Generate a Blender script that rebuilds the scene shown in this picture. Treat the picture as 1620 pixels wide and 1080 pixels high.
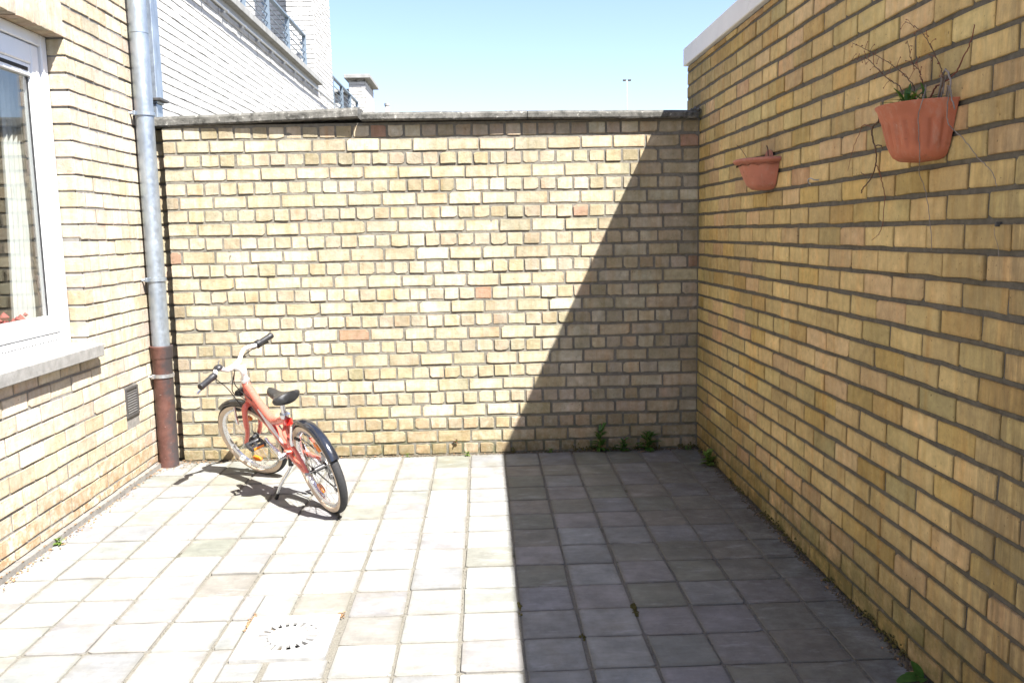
import bpy, math, random
from mathutils import Vector, Matrix, Euler, noise as mnoise

for o in list(bpy.data.objects): bpy.data.objects.remove(o)
scene = bpy.context.scene
COL = scene.collection
rad = math.radians
R_ = random.Random(7)

# ------------------------------------------------------------------ camera
CAM = Vector((-1.2933, -5.1121, 1.3385)); YAW, PITCH, ROLL, FPX = 0.0315, -0.1273, -0.0193, 1348.6
cy, sy, cp, sp = math.cos(YAW), math.sin(YAW), math.cos(PITCH), math.sin(PITCH)
Fw = Vector((sy*cp, cy*cp, sp)); Rt = Vector((cy, -sy, 0)); Up = Rt.cross(Fw)
cr, sr = math.cos(ROLL), math.sin(ROLL)
Rt, Up = Rt*cr + Up*sr, Up*cr - Rt*sr
cam_data = bpy.data.cameras.new('camera'); cam = bpy.data.objects.new('camera', cam_data); COL.objects.link(cam)
M = Matrix((Rt, Up, -Fw)).transposed().to_4x4(); M.translation = CAM
cam.matrix_world = M
cam_data.sensor_width = 36.0; cam_data.lens = FPX/1620*36.0; cam_data.clip_end = 3000; cam_data.clip_start = 0.05
scene.camera = cam

# ------------------------------------------------------------------ sky, sun, exposure
SUN_L = Vector((-0.484, 0.57, -1.0)).normalized()
S = -SUN_L
world = bpy.data.worlds.new('World'); scene.world = world; world.use_nodes = True
wt = world.node_tree; wt.nodes.clear()
sky = wt.nodes.new('ShaderNodeTexSky'); sky.sky_type = 'NISHITA'; sky.sun_disc = False
sky.sun_elevation = math.asin(S.z); sky.sun_rotation = math.atan2(S.x, S.y)
sky.altitude = 20; sky.air_density = 1.0; sky.dust_density = 0.6; sky.ozone_density = 1.6
bg = wt.nodes.new('ShaderNodeBackground'); bg.inputs[1].default_value = 0.064
wo = wt.nodes.new('ShaderNodeOutputWorld')
# thin fair-weather clouds low over the horizon, all round
tc = wt.nodes.new('ShaderNodeTexCoord'); mp = wt.nodes.new('ShaderNodeMapping'); mp.inputs['Scale'].default_value = (1, 1, 2.6)
mp.inputs['Location'].default_value = (2.6, 0.9, 0.35)
cn = wt.nodes.new('ShaderNodeTexNoise'); cn.inputs['Scale'].default_value = 5.5; cn.inputs['Detail'].default_value = 7; cn.inputs['Roughness'].default_value = 0.55
crp = wt.nodes.new('ShaderNodeValToRGB'); crp.color_ramp.elements[0].position = 0.64; crp.color_ramp.elements[1].position = 0.88
cmx = wt.nodes.new('ShaderNodeMixRGB'); cmx.inputs[2].default_value = (9.5, 9.8, 10.2, 1)
wt.links.new(tc.outputs['Generated'], mp.inputs[0]); wt.links.new(mp.outputs[0], cn.inputs['Vector'])
wt.links.new(cn.outputs['Fac'], crp.inputs[0]); wt.links.new(crp.outputs[0], cmx.inputs[0])
wbm = wt.nodes.new('ShaderNodeMixRGB'); wbm.blend_type = 'MULTIPLY'; wbm.inputs[0].default_value = 1.0; wbm.inputs[2].default_value = (0.97, 0.92, 1.0, 1)   # white balance of the sky
wt.links.new(sky.outputs[0], wbm.inputs[1]); wt.links.new(wbm.outputs[0], cmx.inputs[1]); wt.links.new(cmx.outputs[0], bg.inputs[0]); wt.links.new(bg.outputs[0], wo.inputs[0])
sun_d = bpy.data.lights.new('sun', 'SUN'); sun_d.energy = 4.2; sun_d.angle = rad(0.53); sun_d.color = (1.0, 0.965, 0.91)
sun = bpy.data.objects.new('sun', sun_d); COL.objects.link(sun); sun.rotation_euler = SUN_L.to_track_quat('-Z', 'Y').to_euler(); sun.location = (3, -4, 8)
vs = scene.view_settings; vs.view_transform = 'Standard'; vs.look = 'None'; vs.exposure = 2.18; vs.gamma = 1.0; vs.use_curve_mapping = False
scene.render.engine = 'CYCLES'
scene.cycles.max_bounces = 6; scene.cycles.diffuse_bounces = 4; scene.cycles.transparent_max_bounces = 12
scene.cycles.caustics_reflective = False; scene.cycles.caustics_refractive = False

# ------------------------------------------------------------------ helpers
def px(p):
    d = Vector(p) - CAM; c = d.dot(Fw)
    if c < 0.05: return None
    return (810 + FPX*d.dot(Rt)/c, 540 - FPX*d.dot(Up)/c, c)
WOFF = {}
def tag(o, label=None, cat=None, group=None, kind=None):
    if label: o['label'] = label
    if cat: o['category'] = cat
    if group: o['group'] = group
    if kind: o['kind'] = kind
    return o
def hang(o, parent):
    if parent is not None:
        o.parent = parent
        o.matrix_parent_inverse = Matrix.Translation(-WOFF.get(parent.name, Vector()))
def thing(name, label, cat, loc=(0, 0, 0), group=None):
    o = bpy.data.objects.new(name, None); COL.objects.link(o); o.location = loc; o.empty_display_size = 0.1
    WOFF[o.name] = Vector(loc); tag(o, label, cat, group); return o
class MB:
    def __init__(s): s.v = []; s.f = []; s.c = []
    def add(s, vs, fs, col=None):
        n = len(s.v); s.v += [tuple(p) for p in vs]; s.f += [tuple(i+n for i in f) for f in fs]
        if col is not None: s.c += [col]*len(vs)
    def box(s, x0, x1, y0, y1, z0, z1):
        s.add([(x0,y0,z0),(x1,y0,z0),(x1,y1,z0),(x0,y1,z0),(x0,y0,z1),(x1,y0,z1),(x1,y1,z1),(x0,y1,z1)],
              [(0,3,2,1),(4,5,6,7),(0,1,5,4),(1,2,6,5),(2,3,7,6),(3,0,4,7)]); return s
    def bbox(s, x0, x1, y0, y1, z0, z1, b=0.004):
        # bevelled box
        v = []; idx = {}
        for i, (xa, xs) in enumerate(((x0, 1), (x1, -1))):
            for j, (ya, ys) in enumerate(((y0, 1), (y1, -1))):
                for k, (za, zs) in enumerate(((z0, 1), (z1, -1))):
                    for ax in range(3):
                        p = [xa+xs*b, ya+ys*b, za+zs*b]; p[ax] = (xa, ya, za)[ax]
                        idx[(i,j,k,ax)] = len(v); v.append(p)
        f = []
        g = lambda i,j,k,a: idx[(i,j,k,a)]
        for i in (0,1): f.append([g(i,0,0,0), g(i,1,0,0), g(i,1,1,0), g(i,0,1,0)][::(1 if i else -1)])
        for j in (0,1): f.append([g(0,j,0,1), g(1,j,0,1), g(1,j,1,1), g(0,j,1,1)][::(-1 if j else 1)])
        for k in (0,1): f.append([g(0,0,k,2), g(1,0,k,2), g(1,1,k,2), g(0,1,k,2)][::(1 if k else -1)])
        for j in (0,1):
            for k in (0,1): f.append([g(0,j,k,1), g(1,j,k,1), g(1,j,k,2), g(0,j,k,2)])
        for i in (0,1):
            for k in (0,1): f.append([g(i,0,k,0), g(i,1,k,0), g(i,1,k,2), g(i,0,k,2)])
        for i in (0,1):
            for j in (0,1): f.append([g(i,j,0,0), g(i,j,1,0), g(i,j,1,1), g(i,j,0,1)])
        for i in (0,1):
            for j in (0,1):
                for k in (0,1): f.append([g(i,j,k,0), g(i,j,k,1), g(i,j,k,2)])
        s.add(v, f); return s
    def tube(s, pts, r, n=8, cap=True, flat=None):
        pts = [Vector(p) for p in pts]; m = len(pts)
        rs = r if isinstance(r, (list, tuple)) else [r]*m
        t0 = (pts[1]-pts[0]).normalized(); ref = Vector((0,0,1)) if abs(t0.z) < 0.9 else Vector((1,0,0))
        u = t0.cross(ref).normalized(); vs = []
        for i, p in enumerate(pts):
            t = (pts[min(i+1, m-1)] - pts[max(i-1, 0)]).normalized()
            u = (u - t*u.dot(t)).normalized(); w = t.cross(u)
            for k in range(n):
                a = 2*math.pi*k/n
                vs.append(p + (u*math.cos(a) + w*math.sin(a)*(flat or 1))*rs[i])
        fs = [(i*n+k, i*n+(k+1) % n, (i+1)*n+(k+1) % n, (i+1)*n+k) for i in range(m-1) for k in range(n)]
        if cap: fs += [tuple(range(n))[::-1], tuple((m-1)*n+k for k in range(n))]
        s.add(vs, fs); return s
    def lathe(s, prof, n=24, a0=0, a1=2*math.pi, xf=None, sx=1.0, sy=1.0):
        # prof: [(r,z)], axis z
        full = abs(a1-a0-2*math.pi) < 1e-6; m = n if full else n+1
        vs = []
        for (r, z) in prof:
            for k in range(m):
                a = a0+(a1-a0)*k/n; p = Vector((r*math.cos(a)*sx, r*math.sin(a)*sy, z)); vs.append(xf(p) if xf else p)
        fs = []
        for i in range(len(prof)-1):
            for k in range(n):
                k2 = (k+1) % m
                fs.append((i*m+k, i*m+k2, (i+1)*m+k2, (i+1)*m+k))
        s.add(vs, fs); return s
    def xf(s, f): s.v = [tuple(f(Vector(p))) for p in s.v]; return s
    def build(s, name, mat, parent=None, smooth=False, loc=None):
        me = bpy.data.meshes.new(name); me.from_pydata(s.v, [], s.f); me.update()
        if s.c:
            a = me.color_attributes.new('bc', 'FLOAT_COLOR', 'POINT')
            a.data.foreach_set('color', [x for c in s.c for x in (c[0], c[1], c[2], 1.0)])
        if smooth: me.polygons.foreach_set('use_smooth', [True]*len(me.polygons))
        if mat: me.materials.append(mat)
        o = bpy.data.objects.new(name, me); COL.objects.link(o)
        if loc: o.location = loc
        WOFF[o.name] = Vector(loc or (0, 0, 0)); hang(o, parent); return o
def spline(pts, n=6):
    P = [Vector(p) for p in pts]; out = []
    for i in range(len(P)-1):
        p0, p1, p2, p3 = P[max(i-1,0)], P[i], P[i+1], P[min(i+2,len(P)-1)]
        for k in range(n):
            t = k/n
            out.append(0.5*((2*p1)+(p2-p0)*t+(2*p0-5*p1+4*p2-p3)*t*t+(3*p1-p0-3*p2+p3)*t**3))
    return out+[P[-1]]

# ------------------------------------------------------------------ materials
class NT:
    def __init__(s, name, rough=0.8, metal=0.0, spec=0.4):
        s.m = bpy.data.materials.new(name); s.m.use_nodes = True; s.t = s.m.node_tree
        s.b = s.t.nodes['Principled BSDF']; s.b.inputs['Roughness'].default_value = rough; s.b.inputs['Metallic'].default_value = metal
        s.b.inputs['Specular IOR Level'].default_value = spec; s._p = None
    def new(s, t): return s.t.nodes.new(t)
    def link(s, a, b): s.t.links.new(a, b)
    def put(s, sock, v):
        if isinstance(v, bpy.types.NodeSocket): s.link(v, sock)
        elif isinstance(v, (int, float)):
            sock.default_value = v if sock.type == 'VALUE' else (v, v, v, 1)
        else: sock.default_value = tuple(v)+((1,) if sock.type == 'RGBA' and len(v) == 3 else ())
    @property
    def pos(s):
        if not s._p: s._p = s.new('ShaderNodeNewGeometry').outputs['Position']
        return s._p
    def scaled(s, vec, sc):
        n = s.new('ShaderNodeVectorMath'); n.operation = 'MULTIPLY'; s.link(vec, n.inputs[0]); n.inputs[1].default_value = sc; return n.outputs[0]
    def noise(s, scale, detail=4, rough=0.55, vec=None, dist=0.0):
        n = s.new('ShaderNodeTexNoise'); s.link(vec or s.pos, n.inputs['Vector']); n.inputs['Scale'].default_value = scale
        n.inputs['Detail'].default_value = detail; n.inputs['Roughness'].default_value = rough; n.inputs['Distortion'].default_value = dist; return n.outputs['Fac']
    def ramp(s, f, a, b, v0=0.0, v1=1.0):
        n = s.new('ShaderNodeMapRange'); n.clamp = True; s.link(f, n.inputs[0])
        for i, v in enumerate((a, b, v0, v1)): n.inputs[1+i].default_value = v
        return n.outputs[0]
    def math(s, op, a, b=None):
        n = s.new('ShaderNodeMath'); n.operation = op; s.put(n.inputs[0], a)
        if b is not None: s.put(n.inputs[1], b)
        return n.outputs[0]
    def mix(s, f, a, b, blend='MIX'):
        n = s.new('ShaderNodeMixRGB'); n.blend_type = blend; s.put(n.inputs[0], f); s.put(n.inputs[1], a); s.put(n.inputs[2], b); return n.outputs[0]
    def sep(s, vec=None):
        n = s.new('ShaderNodeSeparateXYZ'); s.link(vec or s.pos, n.inputs[0]); return n.outputs
    def attr(s, name='bc'):
        n = s.new('ShaderNodeAttribute'); n.attribute_name = name; return n.outputs['Color']
    def rnd(s): return s.new('ShaderNodeObjectInfo').outputs['Random']
    def bump(s, h, strength=0.4, dist=0.002):
        n = s.new('ShaderNodeBump'); s.link(h, n.inputs['Height']); n.inputs['Strength'].default_value = strength; n.inputs['Distance'].default_value = dist
        s.link(n.outputs[0], s.b.inputs['Normal']); return s
    def col(s, c): s.put(s.b.inputs['Base Color'], c); return s
def plain(name, c, rough=0.5, metal=0.0, spec=0.5, var=0.12, nscale=30, bump=0.0, coat=0.0):
    t = NT(name, rough, metal, spec); n = t.noise(nscale, 5)
    t.col(t.mix(t.ramp(n, 0.3, 0.7), tuple(x*(1-var) for x in c), tuple(min(1, x*(1+var)) for x in c)))
    t.put(t.b.inputs['Roughness'], t.ramp(t.noise(nscale*2.3, 3), 0.3, 0.7, max(0.02, rough-0.08), min(1, rough+0.08)))
    if bump: t.bump(t.noise(nscale*6, 4), bump, 0.001)
    if coat: t.b.inputs['Coat Weight'].default_value = coat
    return t.m
def edge_dirt(t, wx, wz):
    g_ = t.new('ShaderNodeTexCoord').outputs['Generated']; G = t.sep(g_); n = t.ramp(t.noise(34, 6, 0.7), 0.3, 0.7, 0.35, 1.9)
    dx = t.math('MINIMUM', G[0], t.math('SUBTRACT', 1.0, G[0])); dz = t.math('MINIMUM', G[2], t.math('SUBTRACT', 1.0, G[2]))
    ex = t.math('SUBTRACT', 1.0, t.math('MINIMUM', 1.0, t.math('DIVIDE', dx, t.math('MULTIPLY', n, wx)))); ez = t.math('SUBTRACT', 1.0, t.math('MINIMUM', 1.0, t.math('DIVIDE', dz, t.math('MULTIPLY', n, wz))))
    return t.math('MAXIMUM', ex, ez)
def brick_mat(name, low=0.5, moss=0.0, corner_moss=False, seam_shade=False, salt=0.4):
    t = NT(name, 0.86, 0, 0.25); c = t.attr(); P = t.sep()
    c = t.mix(1.0, c, t.ramp(t.rnd(), 0, 1, 0.88, 1.1), 'MULTIPLY')
    band = t.noise(1.0, 3, 0.6, t.scaled(t.pos, (24, 24, 1.6)))
    c = t.mix(t.ramp(band, 0.50, 0.66, 0, 0.6), c, t.mix(1.0, c, (0.88, 0.79, 0.66), 'MULTIPLY'))
    band2 = t.noise(1.0, 2, 0.5, t.scaled(t.pos, (13.3, 13.3, 2.3)))
    c = t.mix(t.ramp(band2, 0.55, 0.7, 0, 0.5), c, t.mix(1.0, c, (1.08, 0.9, 0.78), 'MULTIPLY'))
    big = t.noise(2.3, 4, 0.6)
    c = t.mix(1.0, c, t.mix(t.ramp(big, 0.35, 0.65), (0.80, 0.78, 0.74), (1.08, 1.07, 1.05)), 'MULTIPLY')
    mid = t.noise(26, 6, 0.65)
    c = t.mix(1.0, c, t.ramp(mid, 0.3, 0.7, 0.8, 1.14), 'MULTIPLY')
    # pale lime bloom and darker burnt specks
    c = t.mix(t.ramp(t.noise(19, 8, 0.7), 0.60, 0.70, 0, salt), c, (0.66, 0.58, 0.42))
    c = t.mix(t.ramp(t.noise(75, 4, 0.6), 0.645, 0.72, 0, 0.75), c, (0.10, 0.066, 0.035))
    c = t.mix(t.ramp(t.noise(11, 6, 0.7, dist=0.6), 0.63, 0.72, 0, 0.5), c, t.mix(1.0, c, (0.55, 0.48, 0.38), 'MULTIPLY'))
    # damp, flaking zone above the paving
    lowm = t.math('MULTIPLY', t.ramp(P[2], 0.42, 0.06), t.ramp(t.noise(17, 8, 0.72), 0.42, 0.58))
    c = t.mix(t.math('MULTIPLY', lowm, low), c, (0.30, 0.205, 0.115))
    if moss:
        mm = t.math('MULTIPLY', t.ramp(P[2], 0.34, 0.02), t.ramp(t.noise(9, 8, 0.7), 0.34, 0.58))
        if corner_moss:
            cm = t.math('MULTIPLY', t.ramp(P[1], -0.45, -0.02), t.ramp(t.noise(6, 8, 0.7), 0.35, 0.65))
            mm = t.math('MAXIMUM', mm, t.math('MULTIPLY', cm, 0.75))
        c = t.mix(t.math('MULTIPLY', mm, moss), c, (0.115, 0.11, 0.035))
    if seam_shade:
        sm = t.math('MULTIPLY', t.ramp(P[1], -2.7, -3.08), t.ramp(t.noise(1.0, 6, 0.7, t.scaled(t.pos, (26, 26, 3))), 0.36, 0.58))  # stain at the wall seam, plus shade painted in towards the near end
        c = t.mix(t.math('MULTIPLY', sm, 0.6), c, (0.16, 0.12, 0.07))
    c = t.mix(t.math('MULTIPLY', edge_dirt(t, 0.05, 0.16), 0.45), c, t.mix(1.0, c, (0.60, 0.52, 0.42), 'MULTIPLY'))
    t.col(c)
    h = t.math('ADD', t.noise(190, 5, 0.7), t.math('MULTIPLY', t.noise(42, 5, 0.6), 1.3))
    t.bump(h, 0.8, 0.003); return t.m
def mortar_mat(name, c1, c2, moss=0.0):
    t = NT(name, 0.95, 0, 0.15); P = t.sep()
    c = t.mix(t.ramp(t.noise(38, 7, 0.7), 0.32, 0.68), c1, c2)
    c = t.mix(t.ramp(t.noise(5, 6, 0.7), 0.5, 0.75, 0, 0.6), c, tuple(x*0.6 for x in c1))
    if moss: c = t.mix(t.math('MULTIPLY', t.math('MULTIPLY', t.ramp(P[2], 0.35, 0.02), t.ramp(t.noise(14, 6), 0.4, 0.6)), moss), c, (0.07, 0.075, 0.03))
    t.col(c); t.bump(t.noise(160, 6, 0.75), 0.8, 0.004); return t.m
M_brick_back = brick_mat('yellow_brick_back', 0.65, 0.6, True)
M_brick_right = brick_mat('yellow_brick_right', 0.45, 0.8, True, seam_shade=True, salt=0.22)  # the low stain also paints in this wall's shade near the floor
M_brick_left = brick_mat('yellow_brick_house', 1.0, 0.0, salt=0.5)
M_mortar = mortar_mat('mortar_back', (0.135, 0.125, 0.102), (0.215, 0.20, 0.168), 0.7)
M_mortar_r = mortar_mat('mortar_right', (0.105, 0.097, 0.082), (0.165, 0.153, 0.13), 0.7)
M_mortar_l = mortar_mat('mortar_house', (0.17, 0.162, 0.148), (0.26, 0.248, 0.23))
# white painted brick
t = NT('white_painted_brick', 0.7, 0, 0.3)
c = t.mix(t.ramp(t.noise(3.0, 6, 0.65, t.scaled(t.pos, (1, 1, 2))), 0.45, 0.72, 0, 0.35), (0.47, 0.465, 0.45), (0.29, 0.28, 0.26))
c = t.mix(1.0, c, t.ramp(t.noise(14, 5), 0.3, 0.7, 0.88, 1.05), 'MULTIPLY')
c = t.mix(t.ramp(t.noise(30, 6, 0.7), 0.68, 0.76, 0, 0.5), c, (0.30, 0.28, 0.25))
t.col(c); t.bump(t.noise(60, 5), 0.5, 0.006); M_white = t.m
t = NT('white_paint_joint', 0.8, 0, 0.2)
t.col(t.mix(t.ramp(t.noise(6, 6, 0.75, t.scaled(t.pos, (1, 1, 3))), 0.42, 0.6), (0.07, 0.068, 0.062), (0.36, 0.355, 0.335))); M_whitej = t.m
# concrete paving
t = NT('concrete_paving', 0.85, 0, 0.3); P = t.sep()
c = t.mix(1.0, t.attr(), t.ramp(t.rnd(), 0, 1, 0.93, 1.06), 'MULTIPLY')
c = t.mix(1.0, c, t.ramp(t.noise(7, 7, 0.68), 0.3, 0.7, 0.68, 1.2), 'MULTIPLY')
c = t.mix(1.0, c, t.ramp(t.noise(1.0, 5, 0.6, t.scaled(t.pos, (9, 60, 9))), 0.3, 0.7, 0.93, 1.05), 'MULTIPLY')
c = t.mix(t.ramp(t.noise(3.1, 7, 0.7), 0.55, 0.70, 0, 0.5), c, (0.165, 0.15, 0.115))
c = t.mix(t.ramp(t.noise(110, 5, 0.7), 0.61, 0.72, 0, 0.6), c, (0.11, 0.10, 0.085))
c = t.mix(t.ramp(t.noise(21, 8, 0.75, dist=0.5), 0.60, 0.70, 0, 0.4), c, (0.15, 0.14, 0.115))
right_dark = t.math('MULTIPLY', t.ramp(P[0], -0.85, -0.04), t.ramp(t.noise(8, 8, 0.75), 0.30, 0.58))  # patchy darker tone towards the right wall
c = t.mix(t.math('MULTIPLY', right_dark, 0.8), c, (0.075, 0.07, 0.058))
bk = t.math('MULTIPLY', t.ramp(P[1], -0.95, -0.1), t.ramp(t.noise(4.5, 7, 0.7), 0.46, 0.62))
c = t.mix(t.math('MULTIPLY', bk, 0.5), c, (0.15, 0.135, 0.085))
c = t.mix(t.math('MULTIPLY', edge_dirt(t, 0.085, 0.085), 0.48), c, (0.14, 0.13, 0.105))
c = t.mix(t.ramp(t.noise(1.0, 7, 0.7, t.scaled(t.pos, (5, 16, 5))), 0.56, 0.70, 0, 0.35), c, (0.40, 0.41, 0.42))
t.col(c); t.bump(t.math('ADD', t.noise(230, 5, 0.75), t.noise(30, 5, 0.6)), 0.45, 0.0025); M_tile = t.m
t = NT('joint_sand', 0.97, 0, 0.1)
c = t.mix(t.ramp(t.noise(150, 6, 0.75), 0.35, 0.65), (0.13, 0.122, 0.102), (0.225, 0.212, 0.18))
c = t.mix(t.ramp(t.noise(4, 6, 0.7), 0.58, 0.68, 0, 0.8), c, (0.075, 0.07, 0.045))
t.col(c); t.bump(t.noise(260, 5, 0.8), 0.9, 0.004); M_sand = t.m
M_soil = plain('damp_soil', (0.085, 0.068, 0.045), 0.98, var=0.4, nscale=60, bump=0.8)
t = NT('weathered_concrete', 0.92, 0, 0.2)
c = t.mix(t.ramp(t.noise(24, 8, 0.72), 0.36, 0.62), (0.045, 0.044, 0.039), (0.20, 0.193, 0.175))
c = t.mix(t.ramp(t.noise(6, 6, 0.7), 0.45, 0.65, 0, 0.6), c, (0.045, 0.045, 0.038))
c = t.mix(t.ramp(t.noise(48, 5, 0.6), 0.62, 0.70, 0, 0.7), c, (0.42, 0.41, 0.37))
t.col(c); t.bump(t.noise(70, 8, 0.75), 0.9, 0.006); M_coping = t.m
t = NT('blue_limestone_sill', 0.7, 0, 0.3)
c = t.mix(t.ramp(t.noise(20, 7, 0.7), 0.35, 0.65), (0.19, 0.187, 0.178), (0.28, 0.275, 0.262)); t.col(c); t.bump(t.noise(150, 6), 0.4, 0.002); M_sill = t.m
M_cap = plain('white_capstone', (0.74, 0.74, 0.73), 0.6, var=0.05, nscale=6, bump=0.15)
M_pvc = plain('white_window_plastic', (0.70, 0.71, 0.72), 0.32, var=0.02, nscale=4)
M_black = plain('black_rubber_seal', (0.02, 0.02, 0.021), 0.6, var=0.2)
t = NT('zinc', 0.42, 0.75, 0.5)
c = t.mix(t.ramp(t.noise(14, 6, 0.6, t.scaled(t.pos, (1, 1, 0.4))), 0.35, 0.65), (0.26, 0.30, 0.35), (0.39, 0.435, 0.48)); t.col(c)
t.put(t.b.inputs['Roughness'], t.ramp(t.noise(40, 5), 0.3, 0.7, 0.34, 0.55)); M_zinc = t.m
t = NT('red_brown_pipe', 0.6, 0, 0.4); P = t.sep()
c = t.mix(t.ramp(t.noise(22, 7, 0.7), 0.35, 0.65), (0.080, 0.034, 0.026), (0.135, 0.062, 0.048))
c = t.mix(t.math('MULTIPLY', t.ramp(t.math('ADD', P[0], t.ramp(t.noise(7, 6, 0.7), 0.3, 0.7, -0.03, 0.03)), -3.172, -3.140), 0.85), c, (0.035, 0.035, 0.038))
c = t.mix(t.ramp(t.noise(90, 4), 0.70, 0.76, 0, 0.7), c, (0.5, 0.45, 0.4)); t.col(c); t.bump(t.noise(80, 5), 0.3, 0.002); M_clay = t.m
M_steel = plain('galvanised_steel', (0.42, 0.43, 0.44), 0.42, 0.85, var=0.15, nscale=60)
M_wire = plain('silver_wire', (0.70, 0.70, 0.70), 0.45, 0.6, var=0.2, nscale=90)
def terra_mat(name, c):
    t = NT(name, 0.66, 0, 0.35); k = t.mix(t.ramp(t.noise(12, 6), 0.3, 0.7), tuple(x*0.84 for x in c), tuple(x*1.14 for x in c))
    k = t.mix(t.ramp(t.noise(1.0, 7, 0.7, t.scaled(t.pos, (40, 40, 9))), 0.52, 0.70, 0, 0.42), k, (0.46, 0.30, 0.23))
    k = t.mix(t.ramp(t.noise(30, 7, 0.72), 0.60, 0.70, 0, 0.45), k, (0.13, 0.07, 0.045))
    k = t.mix(t.ramp(t.noise(85, 5, 0.6), 0.68, 0.74, 0, 0.5), k, (0.55, 0.45, 0.38)); t.col(k); t.bump(t.noise(70, 6), 0.3, 0.001); return t.m
M_terra = terra_mat('terracotta_plastic', (0.44, 0.145, 0.08)); M_terra2 = terra_mat('faded_terracotta', (0.46, 0.175, 0.115))
M_twig = plain('dry_twig', (0.10, 0.062, 0.042), 0.9, var=0.4, nscale=40)
M_twigg = plain('grey_dry_twig', (0.22, 0.195, 0.18), 0.9, var=0.3, nscale=40)
M_twigr = plain('red_brown_twig', (0.17, 0.055, 0.035), 0.85, var=0.3, nscale=40)
def leaf_mat(name, c):
    t = NT(name, 0.5, 0, 0.4); t.col(t.mix(t.ramp(t.noise(60, 5), 0.3, 0.7), tuple(x*0.7 for x in c), tuple(x*1.25 for x in c)))
    t.b.inputs['Subsurface Weight'].default_value = 0.0
    tr = t.new('ShaderNodeBsdfTranslucent'); tr.inputs[0].default_value = (c[0]*1.6, c[1]*1.6, c[2]*0.9, 1)
    mx = t.new('ShaderNodeMixShader'); mx.inputs[0].default_value = 0.28
    t.link(t.b.outputs[0], mx.inputs[1]); t.link(tr.outputs[0], mx.inputs[2]); t.link(mx.outputs[0], t.t.nodes['Material Output'].inputs[0]); return t.m
M_leaf = leaf_mat('weed_leaf', (0.055, 0.135, 0.022)); M_leaf2 = leaf_mat('pale_weed_leaf', (0.13, 0.21, 0.04)); M_leafr = leaf_mat('reddish_leaf', (0.16, 0.05, 0.035))
M_litter = plain('dry_leaf_litter', (0.24, 0.145, 0.075), 0.95, var=0.5, nscale=70)
M_moss = plain('olive_moss', (0.075, 0.065, 0.014), 0.98, var=0.5, nscale=160, bump=1.0)
def glass_mat(name, tint=(1, 1, 1)):
    t = NT(name); lw = t.new('ShaderNodeLayerWeight'); lw.inputs[0].default_value = 0.5
    fac = t.math('ADD', t.math('MULTIPLY', t.math('POWER', lw.outputs['Facing'], 3.0), 0.75), 0.07)
    gl = t.new('ShaderNodeBsdfGlossy'); gl.inputs['Roughness'].default_value = 0.0; tr = t.new('ShaderNodeBsdfTransparent'); tr.inputs[0].default_value = tint+(1,)
    mx = t.new('ShaderNodeMixShader'); t.link(fac, mx.inputs[0]); t.link(tr.outputs[0], mx.inputs[1]); t.link(gl.outputs[0], mx.inputs[2])
    t.link(mx.outputs[0], t.t.nodes['Material Output'].inputs[0]); return t.m
M_glass = glass_mat('window_glass', (0.86, 0.88, 0.87))
M_room = plain('dim_room_wall', (0.22, 0.20, 0.17), 0.9)
M_curtain = plain('white_net_curtain', (0.80, 0.80, 0.79), 0.9, var=0.04)
M_redsill = plain('red_flowers', (0.55, 0.10, 0.10), 0.7, var=0.4, nscale=50)
M_drain = plain('pale_drain_cover', (0.285, 0.283, 0.275), 0.65, var=0.2, nscale=22, bump=0.4)
M_dark = plain('dark_void', (0.03, 0.028, 0.025), 0.95, var=0.3)
M_vent = plain('grey_vent_plastic', (0.05, 0.048, 0.046), 0.6, var=0.3, nscale=50)
M_rail = plain('blue_grey_steel', (0.155, 0.195, 0.235), 0.45, 0.2, var=0.08)
M_bcop = plain('grey_roof_coping', (0.24, 0.24, 0.23), 0.8, var=0.2, nscale=8)
M_ground = plain('bare_ground', (0.17, 0.155, 0.12), 0.97, var=0.25, nscale=3)
M_mast = plain('pale_mast', (0.55, 0.57, 0.6), 0.5, 0.3)
# bicycle
M_coral = plain('coral_frame_paint', (0.64, 0.125, 0.088), 0.28, var=0.04, coat=0.6)
M_bwhite = plain('white_frame_decal', (0.80, 0.78, 0.76), 0.35, var=0.04)
M_tyre = plain('black_tyre', (0.022, 0.022, 0.024), 0.75, var=0.3, nscale=120, bump=0.9)
M_sidew = plain('cream_sidewall', (0.62, 0.50, 0.38), 0.7, var=0.08)
M_alu = plain('silver_alloy', (0.74, 0.75, 0.77), 0.28, 0.85, var=0.06)
M_bsil = plain('white_silver_bar', (0.74, 0.73, 0.72), 0.35, 0.35, var=0.05)
M_bplast = plain('black_plastic', (0.018, 0.018, 0.02), 0.42, var=0.25)
M_fender = plain('glossy_black_mudguard', (0.012, 0.014, 0.02), 0.16, var=0.2, coat=0.7)
M_saddle = plain('black_saddle_vinyl', (0.02, 0.02, 0.021), 0.38, var=0.2)
M_orange = plain('orange_reflector', (0.85, 0.22, 0.015), 0.25, var=0.15, nscale=200, coat=0.5)
M_red = plain('red_rear_lamp', (0.75, 0.02, 0.015), 0.2, var=0.15, nscale=120, coat=0.6)
M_lens = plain('clear_lamp_lens', (0.8, 0.82, 0.84), 0.1, var=0.05)

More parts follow.
